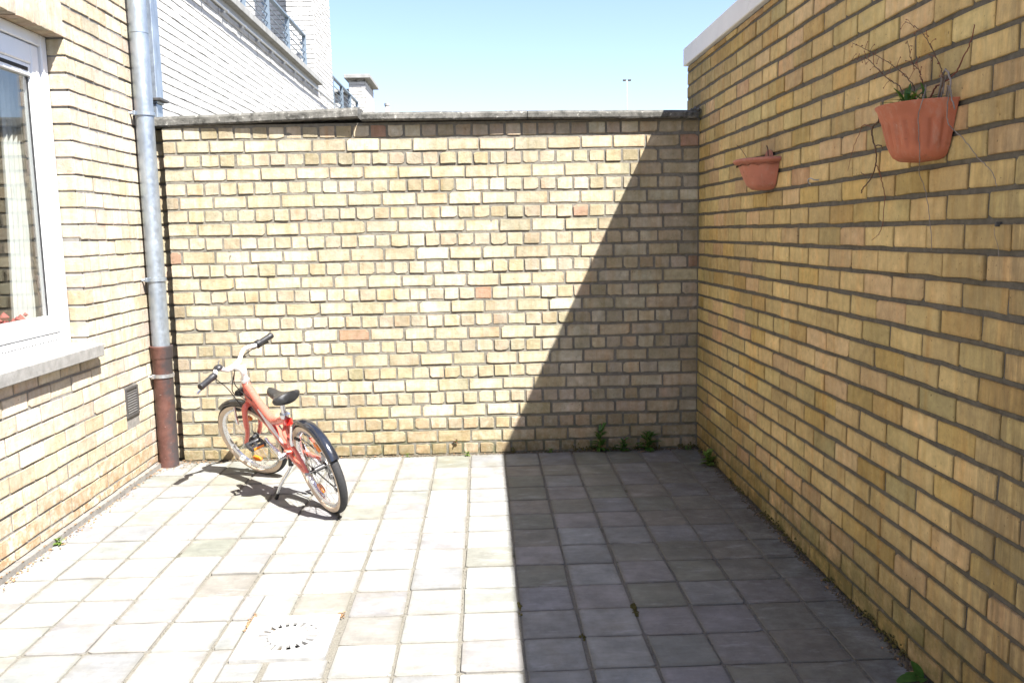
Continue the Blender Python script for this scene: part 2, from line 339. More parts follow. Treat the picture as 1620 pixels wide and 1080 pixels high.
# ------------------------------------------------------------------ brick and tile pieces
def brick_geo(L, H, D, rnd, chip=0.13, inset=0.0016, edge=0.0022, jit=0.0017, cr0=0.0012, cr1=0.0045):
    hx, hz = L/2, H/2; out = []
    for cxs, czs in ((-1,-1), (1,-1), (1,1), (-1,1)):
        r1 = rnd.uniform(cr0, cr1); r2 = rnd.uniform(cr0, cr1)
        if rnd.random() < chip: r1 = rnd.uniform(0.008, 0.02); r2 = rnd.uniform(0.006, 0.013)
        cx_, cz_ = cxs*hx, czs*hz
        pa = (cx_ - cxs*r1 , cz_ ); pb = (cx_, cz_ - czs*r2)
        pr = [pb, pa] if cxs*czs > 0 and False else None
        order = [pa, pb] if (cxs, czs) in ((1,-1), (-1,1)) else [pb, pa]
        out += order
        if (cxs, czs) == (-1,-1): out.append((rnd.uniform(-0.2,0.2)*L, -hz+rnd.uniform(-jit, jit*1.5)))
        if (cxs, czs) == (1,1): out.append((rnd.uniform(-0.2,0.2)*L, hz-rnd.uniform(-jit, jit*1.5)))
    out = [(x+rnd.uniform(-jit, jit), z+rnd.uniform(-jit, jit)) for x, z in out]
    n = len(out); vs = []
    for x, z in out: vs.append((x, D, z))
    for x, z in out: vs.append((x, edge+rnd.uniform(-0.001, 0.0015), z))
    for x, z in out:
        vs.append((x*(1-2*inset/L), rnd.uniform(-0.0007, 0.0007), z*(1-2*inset/H)))
    fs = []
    for k in range(2):
        for i in range(n):
            j = (i+1) % n; fs.append((k*n+i, k*n+j, (k+1)*n+j, (k+1)*n+i))
    fs.append(tuple(2*n+i for i in range(n)))
    return vs, fs
PAL = {'yellow': [(0.515,0.458,0.365), (0.495,0.42,0.30), (0.52,0.44,0.35), (0.475,0.415,0.31), (0.44,0.285,0.22)],
       'right': [(0.61,0.475,0.225), (0.56,0.41,0.165), (0.60,0.435,0.24), (0.52,0.415,0.20), (0.55,0.345,0.195)],
       'pale': [(0.51,0.455,0.37), (0.485,0.415,0.31), (0.51,0.435,0.365), (0.475,0.42,0.33), (0.46,0.33,0.265)],
       'white': [(0.8,0.8,0.8)]*5,
       'tile': [(0.240,0.243,0.233), (0.226,0.229,0.220), (0.215,0.208,0.184), (0.202,0.20,0.172), (0.256,0.260,0.254)]}
def tone(rnd, w): return rnd.choices(range(5), weights=w)[0]
def lay(name, parent, pieces, theta, origin, mat, pal, seed, D=0.05, hmax=300, lie=False, nomH=0.066, geo=None, tilt=0.5, stuff_name=None):
    """pieces: (a0,a1,z0,z1,setback,tone). The pieces that show largest become objects, the rest one joined part."""
    rnd = random.Random(seed); d = Vector((math.cos(theta), math.sin(theta), 0)); inw = Vector((-math.sin(theta), math.cos(theta), 0))
    geo = geo or {}
    ranked = []
    for p in pieces:
        a, z = (p[0]+p[1])/2, (p[2]+p[3])/2
        if lie: c = Vector(origin)+Vector((a, z, -p[4]))
        else: c = Vector(origin)+d*a+inw*p[4]+Vector((0, 0, z))
        q = px(c); sc = -1
        if q and -25 < q[0] < 1645 and -25 < q[1] < 1105:
            vd = (c-CAM).normalized(); nrm = Vector((0,0,1)) if lie else -inw
            sc = (p[1]-p[0])*(p[3]-p[2])/q[2]**2*abs(vd.dot(nrm))
        ranked.append((sc, c, p))
    ranked.sort(key=lambda r: -r[0])
    cls = lambda w: 's' if w > 0.14 else 'h'
    nomL = {'s': 0.188, 'h': 0.09}; var = {}
    def variant(k, tn):
        key = (k, tn); lst = var.setdefault(key, [])
        if len(lst) < 6:
            vs, fs = brick_geo(nomL[k], nomH, D, rnd, **geo); b = PAL[pal][tn]; v = rnd.uniform(0.9, 1.1)
            col = tuple(max(0.01, x*v*rnd.uniform(0.97, 1.03)) for x in b)
            mb = MB(); mb.add(vs, fs, col); me = bpy.data.meshes.new(name); me.from_pydata(mb.v, [], mb.f)
            a = me.color_attributes.new('bc', 'FLOAT_COLOR', 'POINT'); a.data.foreach_set('color', [x for c_ in mb.c for x in (*c_, 1.0)])
            me.materials.append(mat); lst.append(me); return me
        return rnd.choice(lst)
    rest = MB(); made = 0; poff = WOFF.get(parent.name, Vector())
    for sc, c, p in ranked:
        k = cls(p[1]-p[0]); rz = rad(rnd.gauss(0, tilt*0.5)); ry = rad(rnd.gauss(0, tilt))
        if lie: eul = Euler((-math.pi/2+ry*0.6, rz*0.8, 0)) if False else Euler((-math.pi/2+rad(rnd.gauss(0, tilt)), 0, rad(rnd.gauss(0, tilt*0.4))))
        else: eul = Euler((rad(rnd.gauss(0, tilt*0.6)), ry*0.7, theta+rz*0.6), 'XYZ')
        off = rnd.gauss(0, 0.0012)
        loc = c + (Vector((0, 0, off)) if lie else inw*off)
        scl = Vector(((p[1]-p[0])/nomL[k], 1, (p[3]-p[2])/nomH))
        if sc > 0 and made < hmax:
            o = bpy.data.objects.new(name, variant(k, p[5])); COL.objects.link(o)
            o.parent = parent; o.matrix_parent_inverse = Matrix.Translation(-poff)
            o.location = loc; o.rotation_euler = eul; o.scale = scl; made += 1
        else:
            vs, fs = brick_geo(nomL[k], nomH, D, rnd, **geo); b = PAL[pal][p[5]]; v = rnd.uniform(0.84, 1.16)
            mt = Matrix.Translation(loc) @ eul.to_matrix().to_4x4() @ Matrix.Diagonal((*scl, 1))
            rest.add([mt @ Vector(q) for q in vs], fs, tuple(x*v*rnd.uniform(0.97, 1.03) for x in b))
    if rest.v:
        o = rest.build(stuff_name or name+'work', mat, parent); tag(o, kind='stuff')
def sheet(mb, theta, origin, a0, a1, z0, z1, depth, amp=0.0025, res=0.022, lie=False, seed=0.0):
    """uneven mortar surface between the pieces"""
    na = max(1, int((a1-a0)/res)); nz = max(1, int((z1-z0)/res)); d = Vector((math.cos(theta), math.sin(theta), 0)); inw = Vector((-math.sin(theta), math.cos(theta), 0))
    vs = []
    for j in range(nz+1):
        for i in range(na+1):
            a = a0+(a1-a0)*i/na; z = z0+(z1-z0)*j/nz
            n = mnoise.noise((a*31+seed, z*47, 3.1+seed))*amp + mnoise.noise((a*6+seed, z*6, 7.7))*amp*0.8
            if lie: vs.append(Vector(origin)+Vector((a, z, -depth+n)))
            else: vs.append(Vector(origin)+d*a+inw*(depth+n)+Vector((0, 0, z)))
    w = na+1
    mb.add(vs, [(j*w+i, j*w+i+1, (j+1)*w+i+1, (j+1)*w+i) for j in range(nz) for i in range(na)])

# ------------------------------------------------------------------ ground and paving
g = MB(); g.add([(-600,-600,-0.06), (600,-600,-0.06), (600,900,-0.06), (-600,900,-0.06)], [(0,1,2,3)])
tag(g.build('ground', M_ground), kind='structure')
COVER = (-2.134, -1.829, -2.518, -2.208)
f = MB()
for q_ in ((-3.26, COVER[0]+0.012, -6.2, 0.02), (COVER[1]-0.012, 0.02, -6.2, 0.02), (COVER[0]+0.012, COVER[1]-0.012, -6.2, COVER[2]+0.012), (COVER[0]+0.012, COVER[1]-0.012, COVER[3]-0.012, 0.02)):
    sheet(f, 0, (0,0,0), *q_, 0.006, 0.0022, 0.035, True)
floor = tag(f.build('courtyard_paving', M_sand, smooth=True), kind='structure')
xs = [-3.245]+[-1.194+0.2047*c for c in range(-9, 6)]+[-0.004]
ys = [-0.045, -0.315, -0.527, -0.74]+[-0.117-0.2103*r for r in range(4, 29)]
tiles = []; rt = random.Random(21)
for i in range(len(xs)-1):
    for j in range(len(ys)-1):
        jx = 0.0058; jy = 0.0038
        x0, x1, y0, y1 = xs[i]+jx, xs[i+1]-jx, ys[j+1]+jy, ys[j]-jy
        cj, rj = i-10+0, j  # column / row
        dx = rt.gauss(0, 0.0012); dy = rt.gauss(0, 0.0012)
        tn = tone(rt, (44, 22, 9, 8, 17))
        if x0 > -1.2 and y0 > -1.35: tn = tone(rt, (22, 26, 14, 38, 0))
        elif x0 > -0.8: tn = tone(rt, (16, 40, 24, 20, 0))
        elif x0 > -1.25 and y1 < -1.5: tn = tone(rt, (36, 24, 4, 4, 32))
        C0, C1, C2, C3 = COVER[0]-0.012, COVER[1]+0.012, COVER[2]-0.008, COVER[3]+0.008
        rects = [(x0+dx, x1+dx, y0+dy, y1+dy)]
        if x1 > C0 and x0 < C1 and y1 > C2 and y0 < C3:
            rects = []
            if x0 < C0-0.02: rects.append((x0, C0, y0, y1))
            if x1 > C1+0.02: rects.append((C1, x1, y0, y1))
            a0, a1 = max(x0, C0), min(x1, C1)
            if a1-a0 > 0.02:
                if y1 > C3+0.02: rects.append((a0+0.002, a1-0.002, C3, y1))
                if y0 < C2-0.02: rects.append((a0+0.002, a1-0.002, y0, C2))
        for r in rects: tiles.append((*r, abs(rt.gauss(0, 0.0006)), tn))
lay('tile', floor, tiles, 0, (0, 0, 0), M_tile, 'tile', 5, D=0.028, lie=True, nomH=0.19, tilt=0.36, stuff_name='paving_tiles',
    geo=dict(chip=0.16, inset=0.002, edge=0.0022, jit=0.002, cr0=0.003, cr1=0.009))

# ------------------------------------------------------------------ back wall (English cross bond)
ZT, CH = 1.899, 0.0795
back = thing('garden_wall', 'sunlit yellow brick garden wall at the far end under a weathered grey concrete coping', 'wall', (-1.57, 0, 0), 'brick walls of the courtyard')
m = MB(); sheet(m, 0, (0,0,0), -3.134, 0.004, -0.01, 1.986, 0.0047, 0.0021, 0.02, seed=2.0)
m.box(-3.132, 0.002, 0.0155, 0.27, -0.05, 1.984)
m.box(-3.27, -3.137, 0.0715, 0.27, -0.05, 1.972)
mort = m.build('mortar', M_mortar, back, smooth=False)
pieces = []; rb = random.Random(3)
wave = lambda a, c: 0.0055*mnoise.noise((a*0.9, c*0.37, 1.3))
def course(joints, lo, hi, jw):
    js = sorted(j for j in joints if lo+0.03 < j < hi-0.03); e = [lo]+js+[hi]; out = []
    for a, b in zip(e[:-1], e[1:]): out.append((a+(jw/2 if a > lo else 0.002), b-(jw/2 if b < hi else 0.002)))
    return out
for cc in range(25):
    zb = ZT-CH*cc; zt = zb+CH; z0, z1 = max(0.004, zb+0.0065), zt-0.0065
    if cc == 0: z1 = 1.972
    if cc % 2 == 0: joints = [-0.9028+0.049+0.0984*n+rb.gauss(0, 0.0035) for n in range(-30, 14)]
    else: joints = [-0.9028+(0.0976 if (cc//2) % 2 else 0)+0.1968*n+rb.gauss(0, 0.004) for n in range(-16, 8)]
    if cc % 2 == 0 and rb.random() < 0.8:      # three-quarter bat at the corner
        joints = [j for j in joints if j < -0.30]+[-0.245, -0.10]
    for a0, a1 in course(joints, -3.138, -0.004, rb.uniform(0.010, 0.0155)):
        w = wave((a0+a1)/2, cc); shr = rb.uniform(-0.0008, 0.004)
        tn = tone(rb, (66, 11, 13, 9, 0.7))
        if (a0+a1)/2 > -0.75: tn = tone(rb, (38, 24, 8, 27, 3))
        if cc >= 22: tn = tone(rb, (30, 25, 8, 37, 0))
        pieces.append((a0, a1, z0+w+shr, z1+w-shr*0.5, rb.choice((0, 0, 0, 0.0015, -0.002)), tn))
    # recessed toothing between the wall's end and the house
    pieces.append((-3.262, -3.142, z0, z1-0.001, 0.062, tone(rb, (70, 15, 15, 0, 0))))
lay('brick', mort, pieces, 0, (0,0,0), M_brick_back, 'yellow', 11, stuff_name='brickwork')
# coping slabs
def slab(x0, x1, yf0, yf1, yb, zb0, zb1, th, nm=10, seed=0):
    mb = MB(); rows = []
    for i in range(nm+1):
        t_ = i/nm; x = x0+(x1-x0)*t_; yf = yf0+(yf1-yf0)*t_; zb = zb0+(zb1-zb0)*t_
        j = lambda k: mnoise.noise((x*7+seed, k*3.3, seed))*0.003
        rows += [(x, yf+0.006+j(1), zb), (x, yf+j(2), zb+0.008), (x, yf+0.001+j(3), zb+th-0.016), (x, yf+0.012+j(4), zb+th-0.002+j(5)), (x, (yf+yb)/2, zb+th+0.012), (x, yb-0.01, zb+th), (x, yb, zb)]
    n = 7; fs = [(i*n+k, (i+1)*n+k, (i+1)*n+(k+1) % n, i*n+(k+1) % n) for i in range(nm) for k in range(n)]
    fs += [tuple(range(n)), tuple(nm*n+k for k in range(n))[::-1]]
    mb.add(rows, fs); return mb
slab(-3.235, -1.996, -0.012, -0.060, 0.30, 1.976, 2.010, 0.058, 14, 1.0).build('coping_slab', M_coping, back)
slab(-1.978, -1.02, -0.055, -0.052, 0.30, 1.994, 1.991, 0.048, 12, 2.0).build('coping_slab', M_coping, back)
slab(-1.016, -0.02, -0.052, -0.050, 0.30, 1.991, 1.980, 0.048, 12, 3.0).build('coping_slab', M_coping, back)
mb = MB()
for k in range(9):
    a = k*0.7; mb.add(*[(lambda vs, fs: (vs, fs))(*(lambda r, cx, cy_, cz: ([(cx+r*x, cy_+r*y*1.2, cz+r*z) for x, y, z in ((1,0,0), (-1,0,0), (0,1,0), (0,-1,0), (0,0,1), (0,0,-1))],
        [(0,2,4), (2,1,4), (1,3,4), (3,0,4), (2,0,5), (1,2,5), (3,1,5), (0,3,5)]))(0.016+0.007*math.sin(a*3), -0.03+0.012*math.cos(a*2), -0.045+k*0.035, 2.027+0.008*math.sin(a)))][0])
mb.build('mortar_fillet', M_coping, back)

# ------------------------------------------------------------------ right wall (running bond) with white capstones
right = thing('boundary_wall', 'tall shaded yellow brick boundary wall on the right carrying two flowerpots', 'wall', (0, -2.5, 0), 'brick walls of the courtyard')
TH = -math.pi/2
m = MB(); sheet(m, TH, (0,0,0), -0.315, 6.3, -0.01, 2.336, 0.0055, 0.003, 0.024, seed=9.0)
m.box(0.0165, 0.235, -6.3, 0.312, -0.05, 2.333)
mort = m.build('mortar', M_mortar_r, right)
pieces = []; rr = random.Random(17)
for n in range(-6, 24):
    zt = ZT-n*CH; zb = zt-CH
    z0, z1 = max(0.003, zb+0.0068), min(2.330, zt-0.0068)
    if z1-z0 < 0.015: continue
    sh = 0.1 if n % 2 == 0 else 0.0
    thick = 1.64-0.1*(n-7) if 5 <= n <= 18 else None
    a = 0.2258+sh-0.2007*3; joints = []
    while a < 6.3:
        if thick and abs(a-thick) < 0.07: joints.append((a, 0.017)); a += 0.2007+0.012
        else: joints.append((a+rr.gauss(0, 0.002), rr.uniform(0.0075, 0.0105))); a += 0.2007
    e = [(-0.314, 0.0)]+[j for j in joints if -0.28 < j[0] < 6.27]+[(6.3, 0.0)]
    for (a0, w0), (a1, w1) in zip(e[:-1], e[1:]):
        wv = 0.0025*mnoise.noise((a0*0.8, n*0.4, 5.0)); am = (a0+a1)/2
        tn = tone(rr, (62, 14, 17, 6, 1))
        if n > 20: tn = tone(rr, (30, 40, 10, 20, 0))
        pieces.append((a0+w0/2, a1-w1/2, z0+wv+rr.uniform(0, 0.0015), z1+wv-rr.uniform(0, 0.001), rr.choice((0, 0, 0.001, -0.0015)), tn))
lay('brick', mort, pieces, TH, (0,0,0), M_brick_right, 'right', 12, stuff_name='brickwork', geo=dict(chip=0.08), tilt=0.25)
y = 0.332
for L in (0.32, 1.0, 1.0, 1.0, 1.0, 1.0, 1.3):
    MB().bbox(-0.022, 0.262, y-L+0.003, y, 2.339, 2.447, 0.004).build('capstone', M_cap, right); y -= L

# ------------------------------------------------------------------ house on the left
XL = -3.25; TL = math.pi/2
house = thing('house', 'pale yellow brick house wall on the left with a white framed window', 'house', (XL, -1.5, 0))
m = MB(); OY, OZ0, OZ1 = -0.868, 0.80, 2.293
Y0, Y1, ZH = -6.2, 0.062, 4.6; WY = -2.45
for a0, a1, z0, z1 in ((OY+0.006, Y1, -0.01, ZH), (Y0, WY, -0.01, ZH), (WY, OY+0.0055, -0.01, OZ0), (WY, OY+0.0055, OZ1+0.008, ZH)):
    sheet(m, TL, (XL, 0, 0), a0, a1, z0, z1, 0.0044, 0.0009, 0.03, seed=4.0)
    m.box(XL-0.32, XL-0.010, a0+0.001, a1-0.001, z0-(0.0 if z0 > 1 else 0.03), z1-0.001)
mort = m.build('wall', M_mortar_l, house)
pieces = []; rl = random.Random(29); VENT = (-0.496, -0.330, 0.370, 0.536)
for k in range(-18, 40):
    zb = 1.417+0.079*k; zt = zb+0.079; z0, z1 = max(0.035, zb+0.0048), zt-0.0048
    if z1-z0 < 0.02 or z0 > ZH-0.05: continue
    par = k % 2; joints = [(-0.178 if par else -0.274)-0.1985*n+rl.gauss(0, 0.002) for n in range(-3, 32)]
    segs = [(Y0, Y1)]; inwin = z1 > OZ0+0.01 and z0 < OZ1-0.01; inlin = z1 > OZ1 and z0 < OZ1+0.19
    if inwin or inlin: segs = [(Y0, WY-0.0), (OY+(0.004 if inlin and not inwin else 0), Y1)]
    if OZ0-0.045 < (z0+z1)/2 < OZ0+0.02: segs = [(Y0, WY), (OY+0.055, Y1)]
    for lo, hi in segs:
        for a0, a1 in course(joints, lo, hi, rl.uniform(0.008, 0.0115)):
            parts = [(a0, a1)]
            if z1 > VENT[2] and z0 < VENT[3]:
                parts = []
                if a0 < VENT[0]: parts.append((a0, min(a1, VENT[0]-0.003)))
                if a1 > VENT[1]: parts.append((max(a0, VENT[1]+0.003), a1))
            for b0, b1 in parts:
                if b1-b0 < 0.015: continue
                tn = tone(rl, (70, 10, 15, 5, 0.7)); dz = rl.uniform(0, 0.001)
                pieces.append((b0, b1, z0+dz, z1-dz*0.5, rl.choice((0, 0, 0.0008, -0.001)), tn))
lay('brick', mort, pieces, TL, (XL, 0, 0), M_brick_left, 'pale', 13, D=0.086, stuff_name='brickwork', geo=dict(chip=0.05), tilt=0.2)
# soldier course over the window
m = MB().box(XL-0.088, XL-0.006, WY, OY-0.004, OZ1+0.006, OZ1+0.2)
lint = m.build('lintel', M_mortar_l, house); pieces = []; y = OY
while y > WY:
    pieces.append((y-0.0655, y-0.0035 if y < OY-0.01 else y, OZ1, OZ1+0.19, 0.0, tone(rl, (64, 10, 18, 6, 2)))); y -= 0.0685
lay('brick', lint, pieces, TL, (XL, 0, 0), M_brick_left, 'pale', 14, D=0.094, nomH=0.19, geo=dict(chip=0.05), tilt=0.15)
MB().box(XL-0.012, XL+0.028, -4.4, 0.05, -0.02, 0.028).build('plinth', M_mortar_l, house)   # rough cement base strip
# sill
mb = MB(); prof = [(-0.10, 0.842), (0.047, 0.826), (0.050, 0.822), (0.050, 0.770), (0.046, 0.766), (-0.10, 0.766)]
vs = [(XL+x, yy, z) for yy in (WY-0.04, OY+0.05) for x, z in prof]; n = len(prof)
mb.add(vs, [(k, (k+1) % n, n+(k+1) % n, n+k) for k in range(n)]+[tuple(range(n))[::-1], tuple(range(n, 2*n))]); mb.build('window_sill', M_sill, house)
# window
FX = XL-0.083
win = MB()
def fbox(x0, x1, y0, y1, z0, z1, b=0.004): win.bbox(x0, x1, y0, y1, z0, z1, b)
ZB, ZW = 0.838, OZ1-0.001; wy1 = OY-0.003
fbox(FX-0.07, FX, wy1-0.052, wy1, ZB, ZW); fbox(FX-0.07, FX, WY, wy1-0.0525, ZW-0.055, ZW); fbox(FX-0.07, FX, WY, wy1-0.0525, ZB, ZB+0.062)
fbox(FX-0.07, FX-0.016, wy1-0.070, wy1-0.0525, ZB+0.0625, ZW-0.0555, 0.003)
window = win.build('window', M_pvc, house)
tag(window, 'white plastic window frame with a ventilation slot')
win = MB()
sy1 = wy1-0.0705
fbox(FX-0.06, FX-0.006, sy1-0.068, sy1, ZB+0.0665, ZW-0.0595, 0.006); fbox(FX-0.06, FX-0.006, WY, sy1-0.0685, ZW-0.150, ZW-0.0595, 0.006)
fbox(FX-0.06, FX-0.006, WY, sy1-0.0685, ZB+0.0665, ZB+0.150, 0.006)
win.build('sash', M_pvc, window)
win = MB(); fbox(FX-0.055, FX-0.012, WY, sy1-0.069, ZW-0.205, ZW-0.1505, 0.004); win.build('vent_rail', M_pvc, window)
MB().box(FX-0.0118, FX-0.0105, WY, sy1-0.095, ZW-0.185, ZW-0.168).build('vent_slot', M_dark, window)
mb = MB()
for k in range(34): mb.box(FX+0.0004, FX+0.0016, -0.965-k*0.024-0.012, -0.965-k*0.024, ZB+0.034, ZB+0.0375)
mb.build('drain_slot', M_black, window)
MB().box(FX-0.0055, FX-0.0045, WY, sy1-0.02, ZB+0.0640, ZB+0.0662).build('seal', M_black, window)
gy1 = sy1-0.0686
MB().box(FX-0.036, FX-0.030, WY, gy1-0.0005, ZB+0.1505, ZW-0.2055).build('pane', M_glass, window)
MB().box(FX-0.030, FX-0.028, gy1-0.010, gy1-0.0006, ZB+0.151, ZW-0.206).build('glazing_bead', M_black, window)
# the room behind, a net curtain and something red on the inner sill
rm = MB(); x0, x1, y0, y1, z0, z1 = XL-2.6, XL-0.321, -3.2, -0.30, 0.05, 2.6
rm.add([(x0,y0,z0),(x1,y0,z0),(x1,y1,z0),(x0,y1,z0),(x0,y0,z1),(x1,y0,z1),(x1,y1,z1),(x0,y1,z1)], [(0,1,2,3),(4,7,6,5),(0,4,5,1),(2,6,7,3),(3,7,4,0)])
rm.build('room', M_room, house)
MB().box(XL-0.319, FX-0.061, WY, OY-0.05, 0.80, 0.905).build('inner_sill', M_pvc, house)
cur = MB(); N = 60
for sgn in (0,):
    vs = []
    for i in range(N+1):
        yy = -0.80-0.24*i/N; xx = FX-0.15+0.016*mnoise.noise((i*0.21, 2.0, 0))+0.014*math.sin(i*0.62+1.5*mnoise.noise((i*0.09, 0, 0))); vs += [(xx, yy-0.06, 0.93), (xx, yy-0.02, 1.5), (xx, yy+0.01, 2.26)]
    cur.add(vs, [(i*3+k, (i+1)*3+k, (i+1)*3+k+1, i*3+k+1) for i in range(N) for k in range(2)])
tag(cur.build('net_curtain', M_curtain, smooth=True), 'white net curtain hanging behind the window pane', 'curtain')
fl = MB(); rf = random.Random(5)
for k in range(60):
    cx_, cy_, cz_ = FX-0.13+rf.uniform(-0.03, 0.03), -1.0-rf.random()*0.8, 0.925+rf.random()*0.075; r = rf.uniform(0.012, 0.028)
    fl.add([(cx_+r*x, cy_+r*y_, cz_+r*z) for x, y_, z in ((1,0,0), (-1,0,0), (0,1,0), (0,-1,0), (0,0,1), (0,0,-1))], [(0,2,4), (2,1,4), (1,3,4), (3,0,4), (2,0,5), (1,2,5), (3,1,5), (0,3,5)])
fl.box(FX-0.165, FX-0.09, -1.9, -1.0, 0.906, 0.93)
tag(fl.build('window_plant', M_redsill), 'red plants standing on the inside window sill', 'plant')
# vent grille
vg = MB(); vx = XL+0.004
for a in ((VENT[0], VENT[1], VENT[2], VENT[2]+0.016), (VENT[0], VENT[1], VENT[3]-0.016, VENT[3]), (VENT[0], VENT[0]+0.018, VENT[2]+0.0162, VENT[3]-0.0162), (VENT[1]-0.018, VENT[1], VENT[2]+0.0162, VENT[3]-0.0162)):
    vg.bbox(XL-0.03, vx, a[0], a[1], a[2], a[3], 0.002)
vent = vg.build('vent_grille', M_vent, house)
MB().box(XL-0.031, XL-0.0285, VENT[0], VENT[1], VENT[2], VENT[3]).build('backing', M_dark, vent)
for k in range(9):
    z = VENT[2]+0.022+k*0.0142; mb = MB(); mb.add([(XL-0.016, VENT[0]+0.0185, z+0.009), (XL+0.0005, VENT[0]+0.0185, z), (XL+0.0005, VENT[1]-0.0185, z), (XL-0.016, VENT[1]-0.0185, z+0.009),
        (XL-0.016, VENT[0]+0.0185, z+0.012), (XL+0.0005, VENT[0]+0.0185, z+0.003), (XL+0.0005, VENT[1]-0.0185, z+0.003), (XL-0.016, VENT[1]-0.0185, z+0.012)],
        [(0,3,2,1),(4,5,6,7),(0,1,5,4),(1,2,6,5),(2,3,7,6),(3,0,4,7)]); mb.build('slat', M_steel, vent)

# ------------------------------------------------------------------ drainpipe in the left corner
PX, PY = -3.188, -0.105
dp = thing('drainpipe', 'round zinc downpipe running into a red-brown pipe in the left corner', 'drainpipe', (PX, PY, 0))
def ring(r0, r1, z0, z1, n=28): return MB().lathe([(r0, z0), (r1, z0), (r1, z1), (r0, z1), (r0, z0)], n, xf=lambda p: p+Vector((PX, PY, 0)))
def cyl(r, z0, z1, n=28):
    mb = MB().lathe([(0.001, z0), (r, z0), (r, z1), (0.001, z1)], n, xf=lambda p: p+Vector((PX, PY, 0))); return mb
cyl(0.0495, 0.70, 4.5).build('upper_pipe', M_zinc, dp, smooth=False)
ring(0.0485, 0.0515, 2.478, 2.488).build('pipe_seam', M_zinc, dp)
lp = MB().lathe([(0.055, -0.01), (0.055, 0.640), (0.059, 0.648), (0.0625, 0.655), (0.0625, 0.705), (0.066, 0.712), (0.0655, 0.720), (0.053, 0.721), (0.051, 0.69)], 32, xf=lambda p: p+Vector((PX, PY, 0)))
tag(lp.build('lower_pipe', M_clay, dp), 'red-brown lower pipe with a dark streak')
for z, r, mt_ in ((0.546, 0.0575, M_steel), (1.107, 0.052, M_zinc), (2.039, 0.052, M_zinc)):
    c_ = ring(r-0.0025, r+0.004, z-0.010, z+0.010).build('clamp', mt_, dp)
    MB().tube([(PX-0.035, PY-0.040, z), (XL-0.005, PY-0.052, z)], 0.008, 8).build('clamp_screw', mt_, c_)
    MB().bbox(PX-0.046, PX-0.028, PY-0.062, PY-0.040, z-0.012, z+0.012, 0.003).build('clamp_bolt', mt_, c_)
# a smooth look for the pipe walls
for o in dp.children:
    if o.name.startswith(('upper_pipe', 'lower_pipe', 'pipe_seam')):
        o.data.polygons.foreach_set('use_smooth', [True]*len(o.data.polygons))
        o.data.set_sharp_from_angle(angle=rad(40))

# ------------------------------------------------------------------ neighbouring buildings beyond the garden wall
WX = -4.13
wb = thing('white_building', 'white painted brick building with a railed roof terrace behind the garden wall', 'building', (WX, 7, -0.06))
TY0, TY1 = 10.35, 12.0; WTOP = 3.86
m = MB(); m.box(WX-3.5, WX-0.006, 1.5, TY1, -0.05, WTOP)
body = m.build('wall', M_whitej, wb)
pieces = []; rw = random.Random(41)
k = 0; z = 1.86
while z+0.0795 < WTOP+0.002:
    j = 1.5+(0.1 if k % 2 else 0)
    while j < TY1-0.05:
        a0, a1 = max(1.5, j), min(TY1, j+0.2007)
        if a1-a0 > 0.04: pieces.append((a0+0.003, a1-0.003, z+0.0045+rw.uniform(-0.001, 0.001), z+0.0755, rw.choice((0, 0.0015, -0.0015, 0)), 0))
        j += 0.2007
    z += 0.0795; k += 1
lay('brick', body, pieces, TL, (WX, 0, 0), M_white, 'white', 15, D=0.03, stuff_name='brickwork', geo=dict(chip=0.05, edge=0.004), tilt=0.25)
# tower / chimney stack at the end of the terrace
tw = MB().box(WX-0.47, WX-0.006, TY0+0.006, TY1, WTOP+0.001, 8.2); tower = tw.build('tower', M_whitej, wb)
def small_bricks(parent, theta, origin, a0, a1, z0, z1, seed, name='brick', hmax=300):
    pcs = []; k = 0; z = z0; r_ = random.Random(seed)
    while z+0.07 < z1:
        j = a0-(0.1 if k % 2 else 0)
        while j < a1-0.02:
            b0, b1 = max(a0, j), min(a1, j+0.2007)
            if b1-b0 > 0.03: pcs.append((b0+0.003, b1-0.003, z+0.008, z+0.0752, r_.choice((0, 0.0015, -0.0015)), 0))
            j += 0.2007
        z += 0.0795; k += 1
    lay(name, parent, pcs, theta, origin, M_white, 'white', seed, D=0.03, stuff_name='brickwork', geo=dict(chip=0.04, edge=0.004), tilt=0.2, hmax=hmax)
small_bricks(tower, 0, (0, TY0, 0), WX-0.47, WX-0.002, WTOP+0.14, 8.15, 51, hmax=120)
small_bricks(tower, TL, (WX, 0, 0), TY0+0.003, TY1, WTOP+0.005, 8.15, 52, hmax=170)
m = MB().box(WX-3.4, WX-0.472, TY1+0.006-0.75, TY1, WTOP+0.001, 8.0); sb = m.build('set_back_wall', M_whitej, wb)
small_bricks(sb, 0, (0, TY1-0.75, 0), WX-2.6, WX-0.475, WTOP+0.14, 7.9, 53, hmax=100)
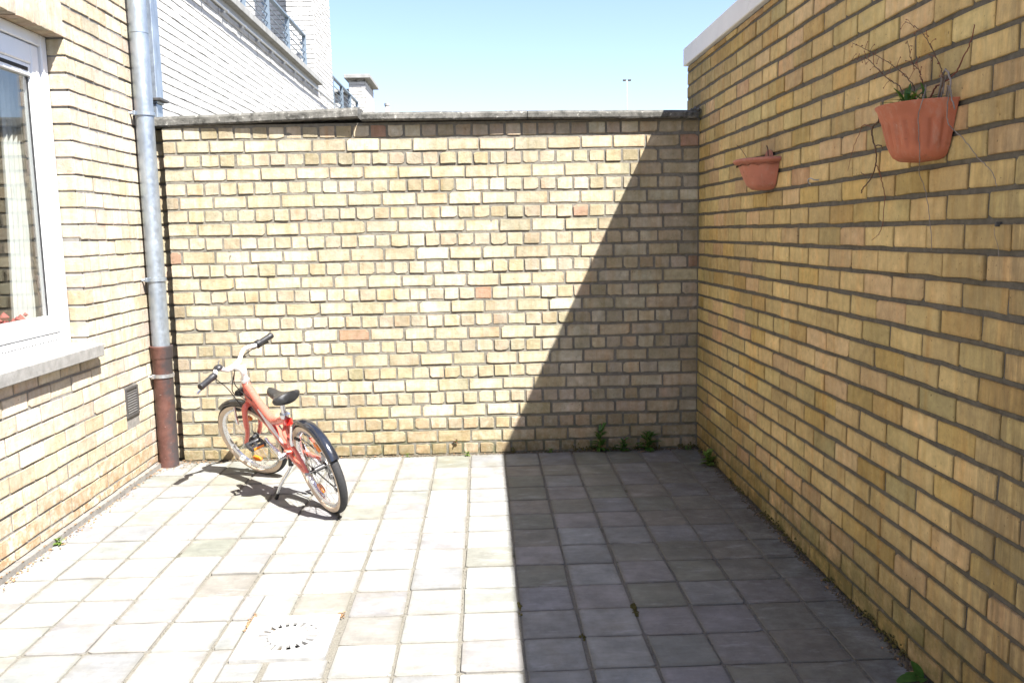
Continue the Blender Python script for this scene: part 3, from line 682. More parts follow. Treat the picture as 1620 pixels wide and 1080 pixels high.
# roof coping, fascia, service pipe, railing
MB().bbox(WX-0.34, WX+0.105, 1.5, TY0-0.004, 3.945, 4.035, 0.006).build('coping', M_bcop, wb)
MB().box(WX-0.30, WX+0.022, 1.5, TY0-0.002, WTOP-0.01, 3.944).build('fascia', plain('fascia_grey', (0.30, 0.31, 0.32), 0.6), wb)
pip = MB().tube([(WX+0.075, 1.5, 3.815), (WX+0.075, TY1, 3.815)], 0.012, 8); pipe = pip.build('service_pipe', M_steel, wb)
for k in range(15): MB().box(WX-0.005, WX+0.086, 1.9+k*0.72, 1.925+k*0.72, 3.800, 3.830).build('bracket', M_steel, pipe)
def railing(parent, x, y0, y1, zb, step, h=0.70, nr=5):
    top = MB().bbox(x-0.035, x+0.035, y0, y1, zb+h, zb+h+0.035, 0.004).build('railing', M_rail, parent)
    y = y1
    while y > y0:
        mb = MB().bbox(x-0.035, x+0.035, y-0.012, y, zb, zb+h, 0.002); post = mb.build('post', M_rail, top)
        for k in range(nr):
            zz = zb+0.09+k*(h-0.12)/nr; q = MB(); q.add([(x-0.036, y, zz), (x-0.085, y, zz+0.055), (x-0.036, y, zz+0.06), (x-0.036, y-0.012, zz), (x-0.085, y-0.012, zz+0.055), (x-0.036, y-0.012, zz+0.06)], [(0,1,2), (5,4,3), (0,3,4,1), (1,4,5,2), (2,5,3,0)]); q.build('tooth', M_rail, top)
        y -= step
    for k in range(nr): MB().tube([(x, y0, zb+0.10+k*(h-0.12)/nr), (x, y1, zb+0.10+k*(h-0.12)/nr)], 0.009, 6).build('rod', M_rail, top)
railing(wb, WX-0.16, 2.2, TY0-0.15, 4.036, 1.28)
# second building further on, with its capped chimney
fb = thing('far_building', 'smaller white brick building with a low capped chimney beyond the white tower', 'building', (WX, 16, -0.06))
m = MB().box(WX-4, WX-0.006, TY1+0.01, 17.6, -0.05, 3.70); b2 = m.build('wall', M_whitej, fb)
small_bricks(b2, TL, (WX, 0, 0), TY1+0.02, 17.6, 2.9, 3.69, 61, hmax=60)
MB().bbox(WX-0.3, WX+0.08, TY1+0.02, 16.2, 3.705, 3.79, 0.006).build('coping', M_bcop, fb)
railing(fb, WX-0.12, TY1+0.05, 16.1, 3.792, 1.15)
m = MB().box(WX-0.42, WX-0.006, 16.906, 18.5, 3.60, 5.20); ch = m.build('chimney', M_whitej, fb)
small_bricks(ch, 0, (0, 16.9, 0), WX-0.42, WX-0.002, 3.62, 5.2, 62, hmax=60); small_bricks(ch, TL, (WX, 0, 0), 16.905, 18.5, 3.62, 5.2, 63, hmax=80)
MB().bbox(WX-0.52, WX+0.13, 16.78, 18.62, 5.202, 5.29, 0.006).build('chimney_cap', M_bcop, ch)
m = MB().box(WX-3.5, WX-0.426, 17.906, 18.4, 3.60, 5.02); pw = m.build('parapet', M_whitej, fb)
small_bricks(pw, 0, (0, 17.9, 0), WX-2.2, WX-0.43, 3.62, 5.0, 64, hmax=60)
MB().bbox(WX-3.6, WX-0.43, 17.75, 18.5, 5.022, 5.10, 0.006).build('parapet_cap', M_bcop, fb)
vp = thing('vent_pipe', 'short grey vent pipe rising just right of the capped chimney', 'pipe', (-3.9, 19.6, 0))
MB().tube([(-3.9, 19.6, -0.05), (-3.9, 19.6, 4.93)], 0.062, 14).build('stack', plain('weathered_pipe', (0.26, 0.24, 0.22), 0.8), vp, smooth=True)
MB().lathe([(0.05, 4.93), (0.075, 4.93), (0.075, 4.99), (0.05, 4.99)], 14, xf=lambda p: p+Vector((-3.9, 19.6, 0))).build('pipe_collar', M_bcop, vp)
# square zinc duct fixed behind the house corner
dk = thing('square_duct', 'square grey zinc duct rising behind the round downpipe', 'duct', (-3.37, 0.55, 0))
MB().bbox(-3.425, -3.335, 0.50, 0.60, -0.05, 2.19, 0.004).build('lower_duct', M_zinc, dk)
MB().bbox(-3.432, -3.328, 0.492, 0.608, 2.191, 4.4, 0.004).build('upper_duct', M_zinc, dk)
br = MB().bbox(-3.445, -3.300, 0.480, 0.620, 2.205, 2.222, 0.002).build('bracket', M_vent, dk); MB().bbox(-3.375, -3.365, 0.470, 0.479, 2.165, 2.222, 0.001).build('bracket_tab', M_vent, br)
# far floodlight mast
ms = thing('floodlight_mast', 'distant pale floodlight mast against the sky', 'mast', (24.9, 150, -0.06))
MB().tube([(24.9, 150, -0.06), (24.9, 150, 27.6)], [0.16, 0.10], 10).build('pole', M_mast, ms)
for sx_ in (-0.45, 0.45): MB().bbox(24.9+sx_-0.28, 24.9+sx_+0.28, 149.8, 150.2, 27.55, 27.8, 0.03).build('lamp_head', M_vent, ms)
MB().tube([(24.2, 150, 27.5), (25.6, 150, 27.5)], 0.05, 6).build('cross_arm', M_mast, ms)
# ------------------------------------------------------------------ things
# ------------------------------------------------------------------ drain cover
dc = thing('drain_cover', 'pale square drain cover with a ring of slots set in the paving', 'drain cover', ((COVER[0]+COVER[1])/2, (COVER[2]+COVER[3])/2, 0))
x0, x1, y0, y1 = COVER; ccx, ccy = (x0+x1)/2, (y0+y1)/2; zt = 0.006; NS = 20; r1, r2 = 0.068, 0.101; nseg = NS*4
mb = MB(); sq = []; c2 = []; c1 = []
for k in range(nseg):
    a = 2*math.pi*k/nseg; ca, sa = math.cos(a), math.sin(a); s_ = 1/max(abs(ca), abs(sa))
    sq.append((ccx+ca*s_*(x1-x0)/2, ccy+sa*s_*(y1-y0)/2, zt)); c2.append((ccx+ca*r2, ccy+sa*r2, zt)); c1.append((ccx+ca*r1, ccy+sa*r1, zt))
n = nseg; vs = sq+c2+c1+[(p[0], p[1], -0.03) for p in sq]+[(p[0], p[1], -0.003) for p in c2]+[(p[0], p[1], -0.003) for p in c1]
fs = []
for k in range(n):
    j = (k+1) % n; fs.append((k, j, n+j, n+k)); fs.append((k, 3*n+k, 3*n+j, j))
    if k % 4 in (0, 1): fs.append((n+k, n+j, 2*n+j, 2*n+k))
    else: fs += [(n+k, 4*n+k, 4*n+j, n+j), (2*n+k, 2*n+j, 5*n+j, 5*n+k)]
    if k % 4 == 1: fs.append((n+j, 4*n+j, 5*n+j, 2*n+j))
    if k % 4 == 3: fs.append((n+j, 2*n+j, 5*n+j, 4*n+j))
mb.add(vs, fs); mb.build('plate', M_drain, dc)
mb = MB(); mb.lathe([(r1-0.0005, zt), (r1-0.004, zt+0.003), (0.03, zt+0.004), (0.0005, zt+0.004)], 40, xf=lambda p: p+Vector((ccx, ccy, 0))); mb.build('centre_disc', M_drain, dc)
MB().box(x0+0.02, x1-0.02, y0+0.02, y1-0.02, -0.055, -0.050).build('sump', M_dark, dc)
sl = MB(); rs_ = random.Random(4)
for k in range(NS):
    if rs_.random() < 0.35:
        a0 = 2*math.pi*(k*4+2)/nseg; a1 = 2*math.pi*(k*4+2+rs_.uniform(0.8, 2))/nseg
        sl.add([(ccx+math.cos(a)*q, ccy+math.sin(a)*q, -0.001) for a, q in ((a0, r1), (a1, r1), (a1, r2), (a0, r2))], [(0, 3, 2, 1)])
sl.build('silt', M_soil, dc)

# ------------------------------------------------------------------ bicycle
BP = dict(x=-2.0538, y=-1.0508, h=2.1845, lean=0.2688, steer=0.4132, wb=0.8535, R=0.2388)
RW, WB = BP['R'], BP['wb']; HA = rad(70)
AX = Vector((-math.cos(HA), 0, math.sin(HA))); PERP = Vector((math.sin(HA), 0, math.cos(HA)))
OA = Vector((WB, 0, RW))-PERP*0.04
RS = Matrix.Rotation(BP['steer'], 3, AX)
ST = lambda p: OA + RS @ (Vector(p)-OA)
ax = lambda d, fx=0, y=0, fz=0: OA+AX*d+Vector((fx, y, fz))
rot = Euler((-BP['lean'], 0, BP['h'])).to_matrix()
low = min((rot @ ST((WB+(RW-0.021)*math.cos(t_), 0, RW+(RW-0.021)*math.sin(t_)))).z for t_ in [k*math.pi/90 for k in range(180)])-0.021
pitch = math.asin(max(-0.1, min(0.1, low/WB)))
bike = bpy.data.objects.new('bicycle', None); COL.objects.link(bike)
tag(bike, 'coral pink child bicycle with black mudguards leaning on its kickstand', 'bicycle')
mtx = Matrix.Translation((BP['x'], BP['y'], 0.001)) @ Euler((-BP['lean'], 0, BP['h'])).to_matrix().to_4x4() @ Matrix.Rotation(pitch, 4, 'Y')
bike.matrix_world = mtx; WOFF[bike.name] = Vector()
BI = mtx.inverted()
def part(mb, name, mat, parent=None, smooth=True, st=False):
    if st: mb.xf(ST)
    o = mb.build(name, mat, None, smooth); o.parent = parent or bike
    if smooth: o.data.set_sharp_from_angle(angle=rad(38))
    return o
def revolve_y(mb, prof, cx_, cz_, n=48, a0=0, a1=2*math.pi, cy_=0):
    # prof (r, y) around the y axis at (cx,cz)
    full = abs(a1-a0-2*math.pi) < 1e-6; mcount = n if full else n+1; vs = []
    for r, y in prof:
        for k in range(mcount):
            a = a0+(a1-a0)*k/n; vs.append((cx_+r*math.cos(a), cy_+y, cz_+r*math.sin(a)))
    fs = []
    for i in range(len(prof)-1):
        for k in range(n):
            k2 = (k+1) % mcount; fs.append((i*mcount+k, i*mcount+k2, (i+1)*mcount+k2, (i+1)*mcount+k))
    mb.add(vs, fs); return mb
def wheel(cx_, st, phase):
    tr = 0.0215; rc = RW-tr
    circ = [(rc+tr*math.cos(a), tr*math.sin(a)) for a in [2*math.pi*k/16 for k in range(17)]]
    w = part(revolve_y(MB(), [(r-0.0, y) for r, y in [(0.197, -0.013), (0.201, -0.0145), (0.206, -0.012), (0.206, 0.012), (0.201, 0.0145), (0.197, 0.013), (0.188, 0.008), (0.186, 0), (0.188, -0.008), (0.197, -0.013)]], cx_, RW, 56), 'wheel', M_alu, st=st)
    part(revolve_y(MB(), circ, cx_, RW, 72), 'tyre', M_tyre, w, st=st)
    for s_ in (-1, 1):
        pr = [(rc+(tr+0.0007)*math.cos(a), s_*(tr+0.0007)*math.sin(a)) for a in [rad(k) for k in range(72, 171, 12)]]
        part(revolve_y(MB(), pr, cx_, RW, 72), 'sidewall', M_sidew, w, st=st)
    part(revolve_y(MB(), [(0.001, -0.05), (0.008, -0.05), (0.008, -0.034), (0.02, -0.033), (0.02, -0.029), (0.013, -0.026), (0.013, 0.026), (0.02, 0.029), (0.02, 0.033), (0.008, 0.034), (0.008, 0.05), (0.001, 0.05)], cx_, RW, 20), 'hub', M_bplast, w, st=st)
    sp = MB()
    for k in range(28):
        a = 2*math.pi*k/28; b = a+(0.62 if k % 4 < 2 else -0.62); y = 0.031 if k % 2 else -0.031
        sp.tube([(cx_+0.018*math.cos(b), y, RW+0.018*math.sin(b)), (cx_+0.189*math.cos(a), 0, RW+0.189*math.sin(a))], 0.0011, 4, False)
    tag(part(sp, 'spokes', M_steel, w, st=st), kind='stuff')
    for k in range(2):
        a = phase+math.pi*k; rr_ = 0.142; mb = MB()
        u = Vector((-math.sin(a), 0, math.cos(a))); v = Vector((math.cos(a), 0, math.sin(a))); c_ = Vector((cx_, 0, RW))+v*rr_
        ring_ = [(math.cos(q)*0.034, math.sin(q)*0.016) for q in [2*math.pi*i/18 for i in range(18)]]
        vs = [c_+u*p+v*q+Vector((0, y, 0)) for y in (-0.008, -0.0055, 0.0055, 0.008) for p, q in [(p_*(0.88 if abs(y) > 0.007 else 1), q_*(0.85 if abs(y) > 0.007 else 1)) for p_, q_ in ring_]]
        fs = [(i*18+k_, i*18+(k_+1) % 18, (i+1)*18+(k_+1) % 18, (i+1)*18+k_) for i in range(3) for k_ in range(18)]+[tuple(range(18))[::-1], tuple(54+k_ for k_ in range(18))]
        mb.add(vs, fs); part(mb, 'reflector', M_orange, w, st=st)
    return w
wr = wheel(0, False, rad(-62)); wf = wheel(WB, True, rad(-72))
BB = Vector((0.3155, 0, 0.2596)); c72, s72 = math.cos(rad(72)), math.sin(rad(72))
seat = lambda l: Vector((BB.x-l*c72, 0, BB.z+l*s72))
# frame
fr = MB(); fr.tube([ax(0.282), ax(0.402)], [0.022, 0.022], 18)
frame = part(fr, 'frame', M_coral)
part(MB().tube(spline([ax(0.315, -0.012), ax(0.30)*0.5+BB*0.5+Vector((0, 0, 0.004)), BB+Vector((0.012, 0, 0.008))], 8), 0.0245, 18), 'down_tube', M_coral, frame)
part(MB().tube(spline([ax(0.378, -0.012), ax(0.33)*0.62+BB*0.38+Vector((0, 0, 0.048)), ax(0.30)*0.30+BB*0.70+Vector((0, 0, 0.080)), seat(0.205)+Vector((0.004, 0, 0))], 8), [0.021]*22+[0.018]*3, 16), 'top_tube', M_coral, frame)
part(MB().tube([BB, seat(0.222)], 0.0185, 16), 'seat_tube', M_coral, frame)
part(MB().tube([BB+Vector((0, -0.036, 0)), BB+Vector((0, 0.036, 0))], 0.025, 18), 'bottom_bracket', M_coral, frame)
for s_ in (-1, 1):
    part(MB().tube(spline([BB+Vector((-0.01, s_*0.02, 0)), (0.20, s_*0.038, 0.252), (0.06, s_*0.058, 0.242), (0.0, s_*0.062, RW)], 6), [0.013]*8+[0.011]*11, 12), 'chain_stay', M_coral, frame)
    part(MB().tube(spline([seat(0.165)+Vector((-0.006, s_*0.012, 0)), seat(0.15)+Vector((-0.05, s_*0.040, -0.01)), (0.10, s_*0.052, 0.335), (0.0, s_*0.062, RW)], 6), 0.0095, 12), 'seat_stay', M_coral, frame)
    part(MB().tube([(0, s_*0.050, RW), (0, s_*0.076, RW)], 0.0085, 8), 'axle_nut', M_steel, frame)
# white swoosh decals lying on the down tube
def tube_patch(p0, p1, r, a0, a1, t0, t1, taper=0.0):
    d = (p1-p0).normalized(); u = Vector((0, 1, 0)); w = d.cross(u); mb = MB(); vs = []; NT_, NA = 14, 7
    for i in range(NT_+1):
        t_ = t0+(t1-t0)*i/NT_; k_ = 1-taper*abs(2*i/NT_-1)
        for j in range(NA+1):
            a = a0+(a1-a0)*(0.5+(j/NA-0.5)*k_); vs.append(p0+(p1-p0)*t_+(u*math.cos(a)+w*math.sin(a))*r)
    mb.add(vs, [(i*(NA+1)+j, i*(NA+1)+j+1, (i+1)*(NA+1)+j+1, (i+1)*(NA+1)+j) for i in range(NT_) for j in range(NA)]); return mb
dA, dB = ax(0.315, -0.012), BB+Vector((0.012, 0, 0.008))
part(tube_patch(dA, dB, 0.0285, rad(-70), rad(-25), 0.30, 0.92, 0.7), 'white_decal', M_bwhite, frame)
part(tube_patch(dA, dB, 0.0282, rad(-15), rad(10), 0.14, 0.50, 0.3), 'dark_decal', plain('dark_red_decal', (0.20, 0.05, 0.045), 0.4), frame)
# fork
fk = MB(); fk.tube([ax(0.282), ax(0.252)], [0.022, 0.025], 16); fork = part(fk, 'fork', M_coral, st=True)
for s_ in (-1, 1):
    part(MB().tube(spline([ax(0.262, 0, s_*0.012), ax(0.250, 0.004, s_*0.040), ax(0.20, 0.004, s_*0.052), ax(0.09, 0.012, s_*0.053), (WB, s_*0.053, RW)], 5), [0.017]*8+[0.015]*6+[0.0125]*7, 12), 'fork_leg', M_coral, fork, st=True)
    part(MB().tube([(WB, s_*0.046, RW), (WB, s_*0.066, RW)], 0.0085, 8), 'axle_nut', M_steel, fork, st=True)
# steering: headset, stem and handlebar
hs = MB(); hs.tube([ax(0.402), ax(0.416)], 0.0245, 18); part(hs, 'headset', M_alu, frame, st=True)
sm_ = MB().tube(spline([ax(0.414), ax(0.450), ax(0.476, 0.004), ax(0.488, 0.03), ax(0.500, 0.062)], 5), [0.016]*6+[0.019]*6+[0.017]*9, 16); part(sm_, 'stem', M_bsil, st=True)
HC = ax(0.500, 0.066); GE = ax(0.537, 0.025)
def barp(s_): return spline([HC, HC+Vector((0.002, s_*0.045, 0.006)), HC+Vector((-0.006, s_*0.105, 0.045)), GE+Vector((0.012, s_*0.165, 0.002)), GE+Vector((0, s_*0.27, 0))], 6)
hb = MB()
for s_ in (-1, 1): hb.tube(barp(s_), [0.0145]*7+[0.0115]*18, 14)
bar = part(hb, 'handlebar', M_bsil, st=True)
gd = lambda s_, t_: (GE+Vector((0.012, s_*0.165, 0.002)))*(1-t_)+(GE+Vector((0, s_*0.27, 0)))*t_
for s_ in (-1, 1):
    g0, g1 = gd(s_, 0.10), gd(s_, 1.04)
    pts = [g0+(g1-g0)*k/10 for k in range(11)]
    part(MB().tube(pts, [0.0195, 0.0175, 0.0165, 0.016, 0.0165, 0.016, 0.0165, 0.016, 0.0165, 0.018, 0.0165], 16), 'grip', M_bplast, bar, st=True)
    c0 = gd(s_, -0.06)
    part(MB().tube([c0, gd(s_, 0.08)], 0.0175, 14), 'lever_clamp', M_bplast, bar, st=True)
    part(MB().tube(spline([c0+Vector((0.012, 0, -0.010)), c0+Vector((0.045, s_*0.012, -0.020)), gd(s_, 0.5)+Vector((0.055, 0, -0.030)), gd(s_, 1.0)+Vector((0.050, s_*0.004, -0.036))], 5), [0.009]*5+[0.0065]*11, 8), 'brake_lever', M_alu if s_ > 0 else M_bplast, bar, st=True)
part(MB().tube([gd(-1, -0.02), gd(-1, 0.18)], 0.0225, 18), 'gear_shifter', M_bplast, bar, st=True)
bc_ = HC*0.35+gd(1, -0.2)*0.65+Vector((0.006, 0.012, 0.024))
bl = MB().lathe([(0.0245, -0.006), (0.0255, 0.0), (0.023, 0.010), (0.015, 0.017), (0.0005, 0.020)], 20, xf=lambda p: bc_+p); bell = part(bl, 'bell', M_bplast, bar, st=True)
part(MB().tube([bc_+Vector((0.0, -0.01, 0.015)), bc_+Vector((-0.004, -0.018, 0.030)), bc_+Vector((-0.012, -0.022, 0.036))], 0.0035, 6), 'bell_thumb', M_steel, bell, st=True)
# cables
for s_, pts in ((1, [ST(gd(1, -0.08)+Vector((0.02, 0, -0.012))), ST(gd(1, -0.3)+Vector((0.085, -0.02, -0.03))), ST(ax(0.40, 0.095, 0.055)), ST(ax(0.30, 0.06, 0.035)), ST(ax(0.245, 0.03, 0.03))]),
               (-1, [ST(gd(-1, -0.08)+Vector((0.02, 0, -0.012))), ST(gd(-1, -0.3)+Vector((0.09, 0.03, -0.02))), ST(ax(0.41, 0.10, -0.01)), ax(0.36, 0.03, 0.035), ax(0.335, -0.03, 0.03), ax(0.30, -0.10, 0.022)]),
               (-1, [ST(gd(-1, 0.05)+Vector((0.02, 0, -0.012))), ST(gd(-1, -0.4)+Vector((0.07, 0.06, -0.045))), ST(ax(0.37, 0.085, 0.03)), ax(0.315, 0.02, 0.036), ax(0.30, -0.04, 0.030)])):
    part(MB().tube(spline(pts, 8), 0.0027, 6), 'cable', M_bplast)
# cable bundle box and lamp at the head tube
bx = MB().bbox(-0.022, 0.022, -0.028, 0.028, -0.016, 0.016, 0.007); bx.xf(lambda p: ST(ax(0.335, 0.055)+p)); part(bx, 'cable_box', M_bplast, fork)
lm = MB().lathe([(0.0005, -0.026), (0.016, -0.024), (0.024, -0.012), (0.027, 0.016), (0.027, 0.022)], 20, xf=lambda p: ST(ax(0.232, 0.075)+Vector((p.z, p.y, -p.x*0.8)))); lamp = part(lm, 'front_lamp', M_bplast)
ll = MB().lathe([(0.0262, 0.0215), (0.015, 0.026), (0.0005, 0.027)], 20, xf=lambda p: ST(ax(0.232, 0.075)+Vector((p.z, p.y, -p.x*0.8)))); part(ll, 'lens', M_lens, lamp)
part(MB().tube([ST(ax(0.24, 0.02)), ST(ax(0.222, 0.07))], 0.006, 8), 'lamp_bracket', M_steel, lamp)
# mudguards
def guard(cx_, a0, a1, st, name, rg=RW+0.013, hw=0.027):
    prof = [(rg-0.016, -hw), (rg-0.006, -hw*0.93), (rg+0.002, -hw*0.62), (rg+0.005, 0), (rg+0.002, hw*0.62), (rg-0.006, hw*0.93), (rg-0.016, hw), (rg-0.0175, hw*0.97), (rg-0.0075, hw*0.88), (rg+0.0, hw*0.58), (rg+0.003, 0), (rg+0.0, -hw*0.58), (rg-0.0075, -hw*0.88), (rg-0.0175, -hw*0.97), (rg-0.016, -hw)]
    return part(revolve_y(MB(), prof, cx_, RW, 40, a0, a1), name, M_fender, st=st)
gr_ = guard(0, rad(18), rad(158), False, 'rear_mudguard'); gf = guard(WB, rad(62), rad(206), True, 'front_mudguard')
for s_ in (-1, 1):
    part(MB().tube([(-0.225, s_*0.026, RW+0.085), (0.0, s_*0.066, RW)], 0.0022, 5), 'stay', M_steel, gr_)
    part(MB().tube([ST((WB-0.238, s_*0.026, RW-0.02)), ST((WB, s_*0.06, RW))], 0.0022, 5), 'stay', M_steel, gf)
# saddle
sd = MB(); top = seat(0.345); NSx = 16; NA = 18; vs = []
for i in range(NSx+1):
    t_ = i/NSx; x = -0.105+0.235*t_   # back to nose
    w = 0.074*(1-max(0, (t_-0.12))*1.45)**1.0 if t_ < 0.55 else 0.074*(1-0.43*1.45)+(-0.0045)*(t_-0.55)/0.45
    w = max(w, 0.019)
    if t_ < 0.1: w *= 0.72+2.8*t_
    if t_ > 0.93: w *= 1-(t_-0.93)*6
    hgt = 0.036-0.012*t_; zc = 0.012*(1-t_)**2+0.006*t_ - 0.010*math.sin(t_*math.pi)
    for k in range(NA):
        a = 2*math.pi*k/NA; yy = w*math.cos(a); zz = math.sin(a)
        zz = (0.020 if zz > 0 else hgt)*zz*(abs(math.sin(a))**-0.25 if abs(math.sin(a)) > 0.05 else 0)
        vs.append(top+Vector((x, yy, zc+zz)))
fs = [(i*NA+k, i*NA+(k+1) % NA, (i+1)*NA+(k+1) % NA, (i+1)*NA+k) for i in range(NSx) for k in range(NA)]+[tuple(range(NA))[::-1], tuple(NSx*NA+k for k in range(NA))]
sd.add(vs, fs); saddle = part(sd, 'saddle', M_saddle); saddle.data.set_sharp_from_angle(angle=rad(85))
part(MB().tube([seat(0.20), seat(0.335)], 0.0125, 14), 'seat_post', M_alu)
cl = MB().tube([seat(0.218), seat(0.240)], 0.0225, 16); clp = part(cl, 'seat_clamp', M_alu); part(MB().tube([seat(0.23)+Vector((-0.015, -0.022, 0)), seat(0.235)+Vector((-0.038, -0.01, 0.006))], 0.006, 8), 'clamp_lever', M_alu, clp)
rl_ = MB().bbox(-0.014, 0.014, -0.019, 0.019, -0.017, 0.017, 0.006); rl_.xf(lambda p: seat(0.196)+Vector((-0.034, 0, 0))+p); part(rl_, 'rear_lamp', M_red)
# crank set
cw = part(revolve_y(MB(), [(0.02, -0.046), (0.078, -0.046), (0.083, -0.044), (0.078, -0.042), (0.02, -0.042), (0.02, -0.046)], BB.x, BB.z, 44), 'chainring', M_bplast)
ca_ = rad(41)
for s_ in (-1, 1):
    a = ca_ if s_ > 0 else ca_+math.pi; d = Vector((math.cos(a), 0, math.sin(a)))
    p0 = BB+Vector((0, s_*0.062, 0)); p1 = p0+d*0.127+Vector((0, s_*0.014, 0))
    mb = MB().tube([p0-d*0.012, p0+d*0.03, p1-d*0.02, p1+d*0.008], [0.014, 0.0125, 0.0085, 0.0095], 12); cr_ = part(mb, 'crank', M_alu)
    part(MB().tube([BB+Vector((0, s_*0.035, 0)), BB+Vector((0, s_*0.074, 0))], 0.0145, 14), 'crank_hub', M_alu if s_ > 0 else M_bplast, cr_)
    pc = p1+Vector((0, s_*0.058, 0)); pm = MB()
    for e in (-1, 1): pm.bbox(pc.x+e*0.030-0.009, pc.x+e*0.030+0.009, pc.y-0.042, pc.y+0.042, pc.z-0.011, pc.z+0.011, 0.004)
    for yy in (-0.036, 0.0, 0.036): pm.bbox(pc.x-0.0225, pc.x+0.0225, pc.y+yy-0.008, pc.y+yy+0.008, pc.z-0.009, pc.z+0.009, 0.003)
    tr_ = Matrix.Translation(pc) @ Matrix.Rotation(rad(-12), 4, 'Y') @ Matrix.Translation(-pc); pm.xf(lambda p: tr_ @ p)
    ped = part(pm, 'pedal', M_bplast, cr_)
    for e in (-1, 1):
        rf_ = MB().bbox(pc.x+e*0.0395-0.0012, pc.x+e*0.0395+0.0012, pc.y-0.027, pc.y+0.027, pc.z-0.0065, pc.z+0.0065, 0.001); rf_.xf(lambda p: tr_ @ p); part(rf_, 'pedal_reflector', M_orange)
# chain, sprockets, derailleur
for y, r in ((-0.040, 0.050), (-0.036, 0.043), (-0.032, 0.036)):
    part(revolve_y(MB(), [(0.015, y-0.001), (r, y-0.001), (r, y+0.001), (0.015, y+0.001), (0.015, y-0.001)], 0, RW, 28), 'sprocket', M_steel, wr)
part(revolve_y(MB(), [(0.054, -0.046), (0.066, -0.0465), (0.066, -0.0445), (0.054, -0.044), (0.054, -0.046)], 0, RW, 32), 'spoke_guard', M_lens, wr)
part(MB().tube([(0.0, -0.042, RW+0.046), (BB.x, -0.044, BB.z+0.08)], 0.004, 6), 'chain', M_bplast)
part(MB().tube([(-0.002, -0.044, RW-0.132), (BB.x-0.02, -0.044, BB.z-0.078)], 0.004, 6), 'chain', M_bplast)
dr = MB().tube([(-0.004, -0.066, RW-0.01), (0.012, -0.060, RW-0.065), (-0.006, -0.054, RW-0.132)], [0.010, 0.012, 0.009], 8); der = part(dr, 'derailleur', M_bplast)
for p in ((0.012, -0.046, RW-0.068), (-0.006, -0.046, RW-0.132)): part(revolve_y(MB(), [(0.001, -0.006), (0.019, -0.006), (0.019, 0.006), (0.001, 0.006)], p[0], p[2], 14, cy_=p[1]), 'jockey_wheel', M_bplast, der)
# rim brakes
for cx_, cz_, st, dirx in ((0.098, 0.415, False, 1), (WB-0.035, 0.425, True, 1)):
    for s_ in (-1, 1):
        b = MB().tube(spline([(cx_+0.02*dirx, s_*0.052, cz_-0.055), (cx_+0.012*dirx, s_*0.050, cz_-0.02), (cx_+0.01*dirx, s_*0.030, cz_+0.038)], 4), [0.009]*4+[0.007]*5, 8)
        br_ = part(b, 'brake_arm', M_alu, st=st)
        part(MB().bbox(cx_-0.028, cx_+0.028, s_*0.026-0.007, s_*0.026+0.007, cz_-0.036, cz_-0.022, 0.003), 'brake_pad', M_bplast, br_, st=st)
# kickstand down to the paving
kt = BI @ Vector((-2.386, -0.83, 0.008)); kb = BB+Vector((-0.055, 0.022, -0.022))
kk = kt-kb
ks = part(MB().tube(spline([kb, kb+kk*0.22+Vector((0.004, -0.004, 0)), kb+kk*0.30+Vector((0.008, -0.006, 0)), kb+kk*0.62+Vector((0.002, 0.010, 0)), kt], 6), 0.0078, 10), 'kickstand', M_alu)
part(MB().tube([kb+kk*0.86+Vector((0, 0.003, 0)), kt], [0.010, 0.0115], 10), 'kickstand_foot', M_bplast, ks)
part(MB().tube([kb+Vector((0.02, 0, 0.012)), kb+kk*0.16], [0.018, 0.013], 10), 'kickstand_mount', M_bplast, ks)

# ------------------------------------------------------------------ flowerpots on the right wall
def half_pot(name, label, Yc, r, prof, mat, flutes=0, flz=None, protr=1.0, back_top=None):
    po = thing(name, label, 'flowerpot', (-0.004, Yc, prof[0][1]), 'half-round flowerpots on the right wall')
    mb = MB(); N = 72; vs = []
    full = prof+[(q-0.006, z) for q, z in reversed(prof[1:])]
    for (rr_, z) in full:
        for k in range(N+1):
            a = math.pi*k/N; f = 1.0
            if flutes and flz and flz[0] < z < flz[1]:
                f = 1-0.045*max(0.0, math.sin(a*flutes*2))**0.5
            vs.append((-0.006-protr*rr_*f*math.sin(a), Yc+rr_*f*math.cos(a), z))
    w = N+1; fs = [(i*w+k, i*w+k+1, (i+1)*w+k+1, (i+1)*w+k) for i in range(len(full)-1) for k in range(N)]
    fs.append(tuple(range(N+1)))
    mb.add(vs, fs); pot = mb.build('pot', mat, po, smooth=True); pot.data.set_sharp_from_angle(angle=rad(50))
    zt_ = prof[-1][1]; bt = back_top or zt_
    bk = MB(); zs = [prof[0][1], bt]; yb = []
    NB = 14; vs = []; L = len(prof)
    outl = [(Yc-rr_*0.995, z) for rr_, z in prof]+([(Yc-0.055*math.cos(math.pi*k/NB), zt_+(bt-zt_)*math.sin(math.pi*k/NB)) for k in range(NB+1)] if bt > zt_ else [])+[(Yc+rr_*0.995, z) for rr_, z in reversed(prof)]
    n_ = len(outl); bk.add([(-0.0075, y, z) for y, z in outl]+[(-0.0035, y, z) for y, z in outl], [tuple(range(n_)), tuple(range(n_, 2*n_))[::-1]]+[(k, (k+1) % n_, n_+(k+1) % n_, n_+k) for k in range(n_)])
    bk.build('back_plate', mat, po)
    so = MB(); zs_ = zt_-0.03; ri = prof[-2][0]-0.014
    vs = [(-0.008, Yc, zs_+0.006)]+[(-0.008-protr*ri*math.sin(math.pi*k/24), Yc+ri*math.cos(math.pi*k/24), zs_+0.004*math.sin(k*1.9)) for k in range(25)]
    so.add(vs, [(0, k, k+1) for k in range(1, 25)]); so.build('potting_soil', M_soil, po)
    return po
